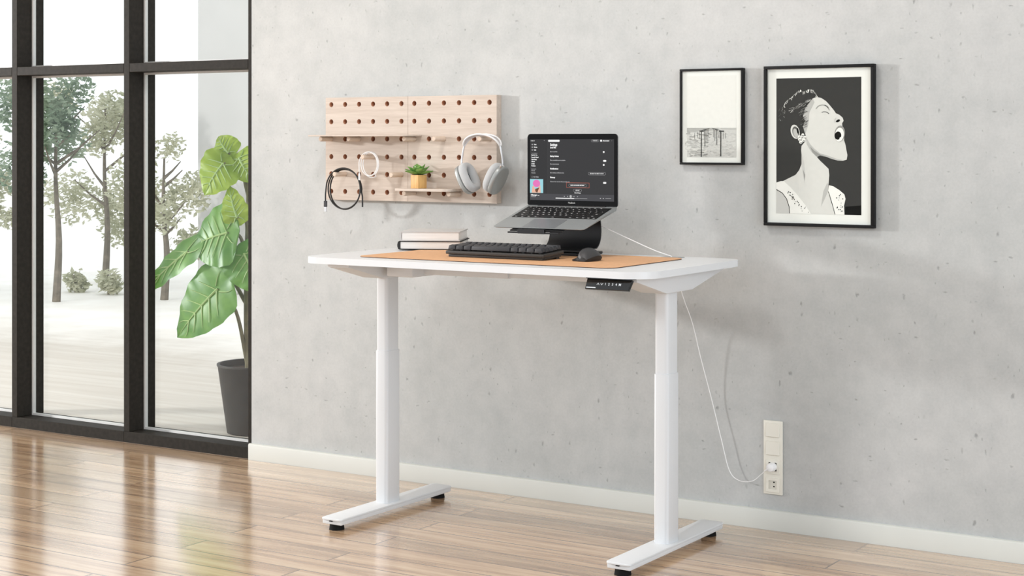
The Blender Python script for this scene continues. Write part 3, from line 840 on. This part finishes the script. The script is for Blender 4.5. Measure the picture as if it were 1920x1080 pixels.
# ------------------------------------------------------------------ pegboard
BX0, BX1, BZ0, BZ1, BT = -1.190, -.3885, 1.0705, 1.4705, .032
peg = thing('pegboard', ((BX0 + BX1) / 2, 0, BZ0), 'pale pine pegboard with rows of round holes mounted on the wall', 'pegboard')
ROWZ = [1.4435, 1.376, 1.3085, 1.2395, 1.172, 1.1035]
COLX = [-1.162, -1.0935, -1.025, -.957, -.8895, -.8215, -.761, -.693, -.6245, -.556, -.488, -.420]
HR = .0098
def panel(x0, x1, cols):
    bm = BM()
    xs = [x0] + [(a + b) / 2 for a, b in zip(cols, cols[1:])] + [x1]
    zs = [BZ1] + [(a + b) / 2 for a, b in zip(ROWZ, ROWZ[1:])] + [BZ0]
    for j, cz in enumerate(ROWZ):
        for i, cx in enumerate(cols):
            ax0, ax1, az1, az0 = xs[i], xs[i + 1], zs[j], zs[j + 1]
            angs = [2 * PI * k / 24 for k in range(24)] + [math.atan2(zz - cz, xx - cx) % (2 * PI) for xx in (ax0, ax1) for zz in (az0, az1)]
            angs = sorted(set(round(a, 5) for a in angs))
            o, q, bk = [], [], []
            for a in angs:
                ca, sa = math.cos(a), math.sin(a); ts = []
                if ca > 1e-6: ts.append((ax1 - cx) / ca)
                if ca < -1e-6: ts.append((ax0 - cx) / ca)
                if sa > 1e-6: ts.append((az1 - cz) / sa)
                if sa < -1e-6: ts.append((az0 - cz) / sa)
                t = min(ts)
                o.append(bm.verts.new((cx + ca * t, -BT, cz + sa * t))); q.append(bm.verts.new((cx + ca * HR, -BT, cz + sa * HR)))
                bk.append(bm.verts.new((cx + ca * HR, -.003, cz + sa * HR)))
            m = len(angs)
            for k in range(m):
                l = (k + 1) % m
                bm.faces.new((o[k], q[k], q[l], o[l]))
                f = bm.faces.new((q[k], bk[k], bk[l], q[l])); f.material_index = 1
            f = bm.faces.new(bk); f.material_index = 1
    bmesh.ops.remove_doubles(bm, verts=bm.verts[:], dist=.00002)
    # sides and back
    c = [(x0, BZ0), (x1, BZ0), (x1, BZ1), (x0, BZ1)]
    f_ = [bm.verts.new((x, -BT, z)) for x, z in c]; b_ = [bm.verts.new((x, -.0005, z)) for x, z in c]
    for k in range(4): bm.faces.new((f_[k], f_[(k + 1) % 4], b_[(k + 1) % 4], b_[k]))
    bm.faces.new(b_)
    return bm
XM = -.791
obj('panel', panel(BX0, XM - .0006, COLX[:6]), [M_pine, M_hole], peg)
obj('panel', panel(XM + .0006, BX1, COLX[6:]), [M_pine, M_hole], peg)
PT = -.100
PEGS = [(0, 2), (2, 2), (6, 2), (8, 2), (11, 2), (3, 3), (1, 4), (5, 4), (6, 5), (9, 5)]
bm = BM(); lathe(bm, [(.0078, PT), (.0092, PT + .0016), (.0095, PT + .004), (.0095, -.0035)], (0, 0, 0), 'y', 20)
bmesh.ops.recalc_face_normals(bm, faces=bm.faces[:])
pm = bpy.data.meshes.new('peg'); bm.to_mesh(pm); bm.free(); pm.materials.append(M_pineend); pm.shade_smooth(); pm.set_sharp_from_angle(angle=math.radians(40))
for i, j in PEGS:
    o = bpy.data.objects.new('peg', pm); COL.objects.link(o); o.parent = peg
    o.location = Vector((COLX[i], 0, ROWZ[j])) - Vector(peg.location)
# two shelves laid on pegs
bm = BM(); prism(bm, rrect(-1.192, -.726, -.140, -BT - .001, [.004, .012, .002, .002], 4), ROWZ[2] + .0097, ROWZ[2] + .0152, bev=.001, seg=1)
tag(base_origin(obj('peg_shelf', bm, M_pine), (-.96, -.09, ROWZ[2] + .0097)), 'long empty pine shelf on pegs at the upper left of the pegboard', 'shelf', 'pegboard shelves')
SHZ = ROWZ[5] + .0097
bm = BM(); prism(bm, rrect(-.783, -.538, -.130, -BT - .001, [.006, .030, .003, .003], 6), SHZ, SHZ + .0095, bev=.0012, seg=2)
tag(base_origin(obj('peg_shelf', bm, M_pine), (-.66, -.08, SHZ)), 'short pine shelf on pegs carrying the small potted succulent', 'shelf', 'pegboard shelves')
SHT = SHZ + .0097

# potted succulent
sc_ = thing('potted_succulent', (-.704, -.083, SHT), 'small green succulent in a square bamboo pot on the short shelf', 'plant')
SM = Matrix.Translation((-.704, -.083, SHT)) @ Matrix.Rotation(math.radians(-14), 4, 'Z')
bm = BM(); s = .0215
box(bm, -s, s, -s, s, 0, .0505, .0012, 2, M=SM); obj('pot', bm, M_bamboo, sc_)
bm = BM(); box(bm, -s + .003, s - .003, -s + .003, s - .003, .0503, .0512, M=SM); obj('soil', bm, M_soil, sc_)
rnd = random.Random(4)
for ring, (k, ln_, el, off) in enumerate(((6, .062, 12, .2), (4, .050, 36, .75), (2, .040, 60, .5))):
    for i in range(k):
        a = off + 2 * PI * i / k + rnd.uniform(-.15, .15); e = math.radians(el + rnd.uniform(-7, 7)); L = ln_ * rnd.uniform(.85, 1.08)
        d = Vector((math.cos(a) * math.cos(e), math.sin(a) * math.cos(e), math.sin(e))); up = Vector((0, 0, 1)); sd = d.cross(up).normalized(); nn = sd.cross(d)
        b0 = Vector((-.704, -.083, SHT + .053)) + Vector((math.cos(a), math.sin(a), 0)) * .004
        bm = BM(); R = []
        for t in range(9):
            u = t / 8; w = .0185 * math.sin(PI * (u * .86 + .1)) ** .8 * (1 if u < .75 else (1 - (u - .75) * 2.4)); th = .0036 * (1 - .6 * u)
            c = b0 + d * (L * u) + nn * (.006 * u * u)
            R.append([bm.verts.new(c + sd * (w * math.cos(q * PI / 4)) + nn * (th * math.sin(q * PI / 4) + .35 * w * math.cos(q * PI / 4) ** 2)) for q in range(8)])
        for p, q in zip(R, R[1:]):
            for v in range(8): bm.faces.new((p[v], p[(v + 1) % 8], q[(v + 1) % 8], q[v]))
        bm.faces.new(R[0]); bm.faces.new(R[-1])
        obj('leaf', bm, M_succ, sc_, 60)

# headphones hanging from the last peg of the third row
hp = thing('headphones', (-.420, -.085, 1.3195), 'silver over ear headphones hanging on the pegboard by their headband', 'headphones')
HYC = -.086
def arc(w, z0, ztop, n=24):
    return [(-.417 + w * math.cos(t), HYC, z0 + (ztop - z0) * math.sin(t)) for t in [PI * i / n for i in range(n + 1)]]
for sg in (-1, 1):
    bm = BM()
    pts = smooth_path([(-.417 + sg * .0905, HYC, 1.205), (-.417 + sg * .089, HYC, 1.235), (-.417 + sg * .079, HYC, 1.283)], 5)
    tube(bm, pts, .0036, 10); obj('arm', bm, M_silver, hp)
bm = BM()
def band(bm, y0, yc, col=0):
    pass
frame = []
for yy in (HYC - .021, HYC + .021):
    pts = [(-.417 + .079 * math.cos(t), HYC + (yy - HYC) * math.sin(t) ** .6 if 0 < t < PI else HYC, 1.281 + .0445 * math.sin(t)) for t in [PI * i / 28 for i in range(29)]]
    tube(bm, pts, .0032, 8)
obj('headband_frame', bm, plain('white_soft_frame', (226, 226, 227), .5, var=.01), hp)
bm = BM(); G = []
for i in range(29):
    t = PI * i / 28; w = .021 * math.sin(t) ** .6 if 0 < i < 28 else 0.0005
    G.append([bm.verts.new((-.417 + .078 * math.cos(t), HYC + w * s, 1.281 + .0435 * math.sin(t) - .0050 * (1 - s * s) * math.sin(t))) for s in (-1, -.5, 0, .5, 1)])
for p, q in zip(G, G[1:]):
    for v in range(4): bm.faces.new((p[v], p[v + 1], q[v + 1], q[v]))
r_ = bmesh.ops.solidify(bm, geom=bm.faces[:], thickness=.0012)
obj('mesh_canopy', bm, M_hpmesh, hp)
def oval(a, b, n, k=2.5):
    out = []
    for i in range(n):
        t = 2 * PI * i / n; c, s = math.cos(t), math.sin(t)
        out.append((a * math.copysign(abs(c) ** (2 / k), c), b * math.copysign(abs(s) ** (2 / k), s)))
    return out
def shell(bm, prof, M, n=40):
    """prof: list of (scale_a, scale_b, x)"""
    R = []
    for a, b, x in prof: R.append([bm.verts.new(M @ Vector((x, p[0], p[1]))) for p in oval(a, b, n)])
    for p, q in zip(R, R[1:]):
        for i in range(n): bm.faces.new((p[i], p[(i + 1) % n], q[(i + 1) % n], q[i]))
    return R
for sg, lab in ((-1, 'left'), (1, 'right')):
    Mh = Matrix.Translation((-.419 + sg * .0655, HYC, 1.1615)) @ Matrix.Rotation(math.radians(27) * sg, 4, 'Y') @ Matrix.Diagonal((sg, 1, 1, 1))
    bm = BM()
    R = shell(bm, [(.036, .0495, .018), (.040, .0535, .0168), (.0428, .0565, .0135), (.0435, .0572, .008), (.0432, .0570, .002), (.040, .054, .0)], Mh)
    bm.faces.new(R[0]); bm.faces.new(R[-1]); cu_ = obj('ear_cup', bm, M_hpcup, hp, 50)
    bm = BM()
    R = shell(bm, [(.036, .050, -.0002), (.0425, .0562, -.004), (.0435, .0572, -.014), (.0415, .0555, -.024), (.036, .050, -.0292), (.027, .042, -.0292), (.018, .034, -.024), (.0145, .031, -.012), (.014, .0305, -.003)], Mh)
    bm.faces.new(R[0]); bm.faces.new(R[-1]); obj('ear_cushion', bm, M_hpcush, hp, 60)
    bm = BM()
    R = shell(bm, [(.0138, .0302, -.0075), (.0138, .0302, -.0070)], Mh, 30); bm.faces.new(R[0]); bm.faces.new(R[-1])
    obj('speaker_cloth', bm, plain('dark_speaker_cloth', (40, 41, 44), .9, var=.1, scale=900), hp)
    bm = BM(); p0 = Mh @ Vector((.006, 0, .0575)); cyl(bm, p0 - Vector((0, 0, .004)), (-.417 + sg * .0905, HYC, 1.210), .0048, .0038, 12)
    if sg > 0: cyl(bm, Mh @ Vector((.008, -.022, .053)), Mh @ Vector((.008, -.024, .0605)), .0042, n=14)
    obj('cup_joint', bm, M_silver, hp)

# cables looped on pegs
bc = thing('charging_cable', (-1.0935, -.092, 1.183), 'black cable in coiled loops hanging on the lower left peg', 'cable')
CX, CZ = -1.0515, 1.1165
bm = BM(); pts = []
# plug end hangs straight down on the left, two and a half turns, loose end down on the right
pts += [(-1.1375, -.0985, 1.068), (-1.1375, -.0985, 1.095)]
for i in range(2 * 40 + 21):
    t = PI * .95 - 2 * PI * i / 40; lap_ = i / 40
    r = .086 - .0055 * lap_ if lap_ < 2 else .086 - .0055 * 2 + (lap_ - 2) * .012
    rz = .0785 if lap_ < 2 else .0785 - (lap_ - 2) * .012
    pts.append((CX + r * math.cos(t) * .97, -.0975 + .0062 * lap_, CZ + .0012 + rz * math.sin(t) - (.0012 * lap_)))
pts += [(-.9705, -.0815, 1.088), (-.9700, -.0815, 1.066)]
tube(bm, smooth_path(pts, 2), .0029, 8); obj('cord', bm, M_cable_b, bc, 60)
bm = BM(); box(bm, -1.1445, -1.1305, -.1015, -.0955, 1.045, 1.068, .001, 1); obj('plug_grip', bm, M_black, bc)
bm = BM(); box(bm, -1.1430, -1.1320, -.1008, -.0962, 1.026, 1.045, .0004, 1); obj('plug_tip', bm, M_silver, bc)['label'] = 'silver metal plug tip'
bm = BM(); box(bm, -.9725, -.9675, -.0840, -.0790, 1.047, 1.067, .0008, 1); obj('small_plug', bm, M_black, bc)

wc = thing('charging_cable', (-.957, -.092, 1.2502), 'white cable in small loops hanging on the peg above the black cable', 'cable')
bm = BM(); pts = [(-.9735, -.097, 1.175), (-.9742, -.097, 1.20)]
for i in range(2 * 36 + 25):
    t = PI * .97 - 2 * PI * i / 36; k = i / 36
    pts.append((-.933 + (.0425 - .003 * k) * math.cos(t), -.096 + .009 * k, 1.2132 + .0458 * math.sin(t)))
pts += [(-.912, -.071, 1.166), (-.935, -.070, 1.160), (-.955, -.072, 1.166)]
tube(bm, smooth_path(pts, 2), .00165, 8); obj('cord', bm, M_cable_w, wc, 60)
bm = BM(); box(bm, -.9770, -.9700, -.0995, -.0945, 1.150, 1.176, .001, 1); obj('plug_grip', bm, M_cable_w, wc)

# ------------------------------------------------------------------ framed pictures
def flat(bm, c, y, pts, mi):
    y = -.0150 - (abs(y) - .0165) * 5
    vs = [bm.verts.new((c[0] + x / 1000, y, c[1] + z / 1000)) for x, z in pts]
    f = bm.faces.new(vs); f.material_index = mi; f.normal_update()
    if f.normal.y > 0: f.normal_flip()
    bmesh.ops.triangulate(bm, faces=[f])
def stroke(bm, c, y, pts, w, mi):
    for (x0, z0), (x1, z1) in zip(pts, pts[1:]):
        d = Vector((x1 - x0, z1 - z0)); L = d.length or 1; n = Vector((-d.y, d.x)) / L * w / 2
        flat(bm, c, y, [(x0 + n.x, z0 + n.y), (x0 - n.x, z0 - n.y), (x1 - n.x, z1 - n.y), (x1 + n.x, z1 + n.y)], mi)
def ell(cx, cz, a, b, rot=0, n=22):
    r = math.radians(rot)
    return [(cx + a * math.cos(t) * math.cos(r) - b * math.sin(t) * math.sin(r), cz + a * math.cos(t) * math.sin(r) + b * math.sin(t) * math.cos(r)) for t in [2 * PI * i / n for i in range(n)]]
GREY = {}
def grey(v):
    if v not in GREY: GREY[v] = plain('print_grey_%d' % v, (v, v, int(v * .985)), .85, spec=.1, var=.02, scale=70)
    return GREY[v]
def picture(x0, x1, z0, z1, fw, label, build, depth=.022):
    t = thing('picture_frame', ((x0 + x1) / 2, 0, z0), label, 'picture', 'framed pictures on the wall')
    bm = BM()
    for a in ((x0, x1, z1 - fw, z1), (x0, x1, z0, z0 + fw), (x0, x0 + fw, z0 + fw, z1 - fw), (x1 - fw, x1, z0 + fw, z1 - fw)):
        box(bm, a[0], a[1], -depth, -.001, a[2], a[3], .0016, 2)
    obj('frame', bm, M_picframe, t)
    bm = BM(); box(bm, x0 + fw * .7, x1 - fw * .7, -.0150, -.003, z0 + fw * .7, z1 - fw * .7); mt = obj('mount', bm, M_mount, t, 0)
    bm, mats = build((x0 + x1) / 2, (z0 + z1) / 2)
    obj('print', bm, mats, mt, 0, False)
    bm = BM(); box(bm, x0 + fw * .75, x1 - fw * .75, -.0198, -.0190, z0 + fw * .75, z1 - fw * .75); obj('glass', bm, M_picglass, t, 0)
    return t

def beach(cx, cz):
    c = (cx, cz); bm = BM(); lv = [219, 168, 194, 58, 142, 181, 204, 90]
    flat(bm, c, -.01655, [(-93, 139.8), (92, 139.8), (92, -139), (-93, -139)], 0)
    rnd = random.Random(2)
    flat(bm, c, -.0166, [(-93, -37.8), (92, -38.2), (92, -139), (-93, -139)], 2)
    flat(bm, c, -.01665, [(-93, -37.8), (30, -38), (10, -46), (-40, -51), (-93, -52)], 1)
    flat(bm, c, -.01665, [(30, -38.2), (92, -38.4), (92, -46), (40, -44)], 5)
    for _ in range(420):
        x, z = rnd.uniform(-90, 88), rnd.uniform(-136, -52); s = rnd.uniform(1, 5) * (1.4 if x < -20 else .8)
        flat(bm, c, -.0167 - rnd.random() * .00004, ell(x, z, s * 1.8, s * .45, rnd.uniform(-12, 12), 7), rnd.choice((1, 5, 6, 6, 4) if x < 0 else (5, 6, 6, 5)))
    for x, a, b, w in ((-38.4, -47, -137, 3.6), (34.9, -47, -135, 3.4), (-24.7, -44, -101, 2.4), (19.8, -44, -96, 2.2), (-17, -42, -82, 1.4), (13, -42, -82, 1.4), (-62.9, -56, -77, 1.2), (-52.6, -52, -71, 1.2), (52.9, -56, -75, 1.2), (-44.9, -52, -77, 1.3), (-12.5, -41, -70, 1), (7.7, -41, -70, 1), (44, -54, -76, 1.1), (28, -50, -74, 1.2)):
        stroke(bm, c, -.0168, [(x, a), (x, b)], w, 3)
    for p, q, w in (((-45, -49), (-29, -49), 4), ((29, -49.5), (47, -49.5), 4), ((-30, -45), (-20, -44), 2.6), ((15, -44.5), (26, -45), 2.6)): stroke(bm, c, -.0169, [p, q], w, 3)
    for p, q in (((-38, -47), (-7, -39)), ((35, -47.5), (3, -39))): stroke(bm, c, -.01692, [p, q], 1.2, 7)
    return bm, [grey(v) for v in lv]

def portrait(cx, cz):
    c = (cx, cz); bm = BM(); lv = [58, 206, 178, 228, 24, 144, 92, 193]
    rnd = random.Random(6)
    flat(bm, c, -.01655, [(-149.5, 224.3), (146.4, 224.3), (146.4, -224), (-149.5, -224)], 0)  # background grey lifted to stand in for reflection in the glass
    flat(bm, c, -.0166, [(91.6, -197.4), (146.4, -192.6), (146.4, -224), (90.4, -224)], 4)
    skin = [(-6.8, 161.1), (9.9, 157.2), (25.4, 147.3), (38.2, 133.8), (51, 119.1), (59.9, 106.9), (72, 101.5), (83, 92.2), (86, 82.5), (81, 73.5), (82, 65), (89, 52), (88.6, 39.1), (88, 18), (92.9, 3), (95, -9.1), (99.2, -29.8), (96.7, -44.3), (84, -48), (66.3, -47.5), (45.9, -42.5), (25.4, -35), (4.8, -31.5), (-6.8, -35.5), (4.8, -48.2), (20.2, -61.7), (34.3, -74.7), (36.9, -95.5), (34.3, -124.7), (33.1, -148.9), (43.3, -182.7), (57.3, -223.9), (-27.5, -223.9), (-52.2, -189.4), (-78.3, -160.5), (-104.6, -136.4), (-125.7, -117), (-104.6, -106.9), (-80.9, -95.6), (-67.9, -79.5), (-60, -59.9), (-60, -30.5), (-61.3, -13.4), (-60, .3), (-47, 15), (-44.4, 32.1), (-54.8, 63.9), (-47, 83.4), (-54.8, 98.2), (-47, 125), (-31.4, 144.3), (-21, 156.4)]
    flat(bm, c, -.01662, skin, 1)
    # softer tones: temple, jaw, neck, cheek
    flat(bm, c, -.01664, [(-21, 156.4), (-47, 125), (-54.8, 98.2), (-47, 83.4), (-54.8, 63.9), (-46, 40), (-36, 70), (-32, 110), (-14, 144)], 2)
    flat(bm, c, -.01664, [(-44.4, 30), (-28.8, 5.2), (-16, -8), (5, -24), (27.9, -30), (51, -38), (66.3, -43), (84, -46), (66.3, -47.5), (45.9, -42.5), (25.4, -35), (4.8, -31.5), (-8.1, -35.1), (-25, -20), (-42, 6)], 2)
    flat(bm, c, -.01666, [(-30, -2), (-14, -16), (5, -28), (27, -33.5), (5, -31.2), (-8, -34), (-22, -20)], 5)
    flat(bm, c, -.01664, [(-60, -20), (-50, -60), (-47, -96), (-49, -124), (-56, -92), (-60, -62)], 7)
    flat(bm, c, -.01666, [(-54.8, -77), (-47, -96.4), (-49.6, -116), (-52.2, -96.5)], 5)
    flat(bm, c, -.01664, [(16, -150), (30, -120), (34, -126), (33, -148), (20, -176), (8, -200)], 2)
    flat(bm, c, -.01664, [(-149.5, -146.9), (-128.3, -156.5), (-112.5, -175.9), (-103.3, -202.7), (-101.9, -224), (-149.5, -224)], 7)
    flat(bm, c, -.01668, [(-149.5, -122.2), (-133.6, -117.1), (-123, -117), (-99.3, -136.3), (-73.1, -162.9), (-47, -194.2), (-26.2, -224), (-101.9, -224), (-103.3, -202.7), (-112.5, -175.9), (-128.3, -156.5), (-149.5, -143.2)], 3)
    flat(bm, c, -.01668, [(35.6, -128.3), (51, -131.7), (71.3, -143.5), (89.1, -157.7), (92.9, -172.1), (87.8, -193.9), (89.1, -224), (57.3, -224), (45.9, -185), (33.1, -148.9)], 3)
    stroke(bm, c, -.01672, [(-149, -145), (-128, -156.5), (-112.5, -175.9), (-103.3, -202.7), (-101.9, -223.5)], 2.2, 4)
    stroke(bm, c, -.01672, [(34, -149), (45.9, -185), (57, -223.5)], 1.8, 4)
    for _ in range(26):
        u = rnd.random(); x, z = -104 + 62 * u + rnd.uniform(-9, 9), -152 - 62 * u + rnd.uniform(-16, 8)
        if z > -220: flat(bm, c, -.01673, ell(x, z, 1.7, 2.2, 0, 8), rnd.choice((4, 4, 6, 2)))
    for _ in range(16):
        flat(bm, c, -.01673, ell(rnd.uniform(62, 84), rnd.uniform(-216, -156), 1.7, 2.2, 0, 8), rnd.choice((4, 4, 6, 2)))
    # hair: pale glints on dark
    hl = [(-125.7, 128.3), (-115.1, 147.9), (-94.1, 162.3), (-78.3, 176.8), (-65.2, 186.4), (-52.2, 178.8), (-36.6, 185.9), (-21, 185.7), (-10.7, 173.3), (-5.5, 162.3)]
    for (x0, z0), (x1, z1) in zip(hl, hl[1:]):
        for k in range(7):
            u = rnd.random(); x, z = x0 + (x1 - x0) * u, z0 + (z1 - z0) * u
            stroke(bm, c, -.01670 - k * 1e-6, [(x, z), (x + rnd.uniform(-6, 5), z - rnd.uniform(3, 11))], rnd.uniform(.8, 2.4), rnd.choice((1, 2, 5, 3)))
    for k in range(46):
        u = rnd.random(); x, z = -96 + 72 * u + rnd.uniform(-4, 4), 118 + 38 * u + rnd.uniform(-7, 5)
        stroke(bm, c, -.01671, [(x, z), (x - rnd.uniform(5, 16), z - rnd.uniform(2, 10))], rnd.uniform(.5, 1.4), rnd.choice((2, 5, 6, 1)))
    for k in range(60):
        x, z = rnd.uniform(-56, -34), rnd.uniform(66, 136)
        stroke(bm, c, -.01671, [(x, z), (x - rnd.uniform(8, 16), z - rnd.uniform(4, 9))], rnd.uniform(.6, 1.2), rnd.choice((0, 0, 6, 5)))
    for k in range(14):
        x, z = rnd.uniform(-142, -120), rnd.uniform(86, 130)
        stroke(bm, c, -.01671, [(x, z), (x + rnd.uniform(-5, 5), z - rnd.uniform(3, 8))], 1.1, rnd.choice((2, 5, 6)))
    # ear and earring
    flat(bm, c, -.01675, ell(-82, 47, 15.5, 24, 16), 1); flat(bm, c, -.01678, ell(-80, 46, 11.5, 19, 16), 6); flat(bm, c, -.0168, ell(-80.5, 43, 8, 15, 16), 2); flat(bm, c, -.01682, ell(-73, 50, 3.5, 10, 10), 4)
    for x, z, r in ((-66, 22, 6), (-58, 30, 6.5), (-52, 20, 6.5), (-62, 13, 6), (-55, 37, 5), (-68, 31, 5), (-48, 29, 5)):
        flat(bm, c, -.01684, ell(x, z, r, r * .9), 3); flat(bm, c, -.01686, ell(x + 1, z - 2, r * .5, r * .35), 5)
    # closed eye, brow, nostril, open mouth
    stroke(bm, c, -.01675, [(11, 110), (18, 112.4), (26, 111.6), (33, 108), (36, 105)], 2.4, 6)
    stroke(bm, c, -.01675, [(-9, 122), (-4, 129), (3, 133), (12, 134.5), (21, 134), (29, 130), (34, 124), (37, 117)], 2.4, 5)
    stroke(bm, c, -.01677, [(21, 134), (29, 130), (34, 124)], 3.2, 6)
    flat(bm, c, -.01675, ell(67, 82, 7.5, 4, 25), 4)
    stroke(bm, c, -.01675, [(57, 76), (56, 86), (61, 92)], 1.6, 2)
    flat(bm, c, -.01674, ell(73, 40, 18, 27, -8), 5); flat(bm, c, -.01676, ell(72, 37, 15, 23, -8), 3); flat(bm, c, -.01678, ell(67, 34, 11.5, 13.5, -12), 4)
    flat(bm, c, -.0168, ell(77, 23, 5, 6), 3)
    return bm, [grey(v) for v in lv]
picture(.355, .592, 1.2195, 1.5475, .0078, 'smaller black framed print of posts on a pale beach', beach)
picture(.669, 1.052, 1.0185, 1.550, .0105, 'larger black framed portrait of a singing person with head tilted back', portrait, .026)

# ------------------------------------------------------------------ wall socket strip and the charger lead
so = thing('wall_socket', (.695, 0, .119), 'cream four gang plate with two switches and two sockets on the wall', 'socket')
SXa, SXb, SZa, SZb = .661, .729, .119, .3655
bm = BM(); box(bm, SXa, SXb, -.0075, -.0003, SZa, SZb, .002, 2); obj('face_plate', bm, M_socket, so)
GZ = [.3345, .2735, .2120, .1515]
for z in GZ[:2]:
    bm = BM(); prism(bm, [(-.0076, z - .0235), (-.0135, z - .0215), (-.0100, z + .0225), (-.0076, z + .0235)], .671, .719, axis='x', bev=.0008, seg=1); obj('switch', bm, M_socket, so)
for z in GZ[2:]:
    bm = BM(); n = 28; c0 = (.695, z); R1 = .0195
    sq = rrect(.671, .719, z - .024, z + .024, .002, 6); m = len(sq)
    cir = []
    for p in sq:
        a = math.atan2(p[1] - z, p[0] - .695); cir.append((.695 + R1 * math.cos(a), z + R1 * math.sin(a)))
    v0 = [bm.verts.new((p[0], -.0074, p[1])) for p in sq]; v1 = [bm.verts.new((p[0], -.0102, p[1])) for p in sq]
    v2 = [bm.verts.new((p[0], -.0102, p[1])) for p in cir]; v3 = [bm.verts.new((p[0], -.0030 - .0046, p[1])) for p in cir]
    for i in range(m):
        j = (i + 1) % m
        bm.faces.new((v0[i], v0[j], v1[j], v1[i])); bm.faces.new((v1[i], v1[j], v2[j], v2[i])); bm.faces.new((v2[i], v2[j], v3[j], v3[i])).material_index = 1
    bm.faces.new(v3).material_index = 1
    sk = obj('socket', bm, [M_socket, M_socketin], so, 30)
    if z == GZ[3]:
        bm = BM()
        for dx in (.004, ):
            for dz in (.0085, -.0055): cyl(bm, (.695 + dx, -.0079, z + dz), (.695 + dx, -.0074, z + dz), .0027, n=12)
        obj('pin_hole', bm, M_dark, sk)
    else:
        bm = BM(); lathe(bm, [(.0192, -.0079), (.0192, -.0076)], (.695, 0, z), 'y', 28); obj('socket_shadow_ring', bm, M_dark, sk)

cw = thing('power_lead', (.41, -.18, DT), 'thin white power lead from the laptop stand through the desk to the wall socket', 'cable')
bm = BM()
pts = smooth_path([(.105, -.187, 1.022), (.165, -.188, 1.000), (.25, -.190, .968), (.34, -.186, .934), (.400, -.180, .9155), (.405, -.1795, .9130)], 5)
tube(bm, pts, .0016, 8); obj('cord', bm, M_cable_w, cw, 60)
bm = BM()
low = smooth_path([(.392, -.126, .884), (.405, -.10, .78), (.418, -.05, .68), (.44, -.03, .56), (.474, -.016, .42), (.512, -.0155, .28), (.540, -.016, .185), (.575, -.017, .155), (.625, -.020, .158), (.660, -.026, .185), (.684, -.034, .206)], 6)
tube(bm, low, .0013, 8); obj('cord', bm, M_cable_w, cw, 60)
bm = BM(); lathe(bm, [(.0150, -.0078), (.0155, -.012), (.0150, -.026), (.0125, -.034), (.006, -.037)], (.695, 0, GZ[2]), 'y', 26)
tube(bm, [(.690, -.034, .2085), (.676, -.031, .200)], [.0035, .0024], 10); obj('plug', bm, M_cable_w, cw)

bpy.context.view_layer.update()
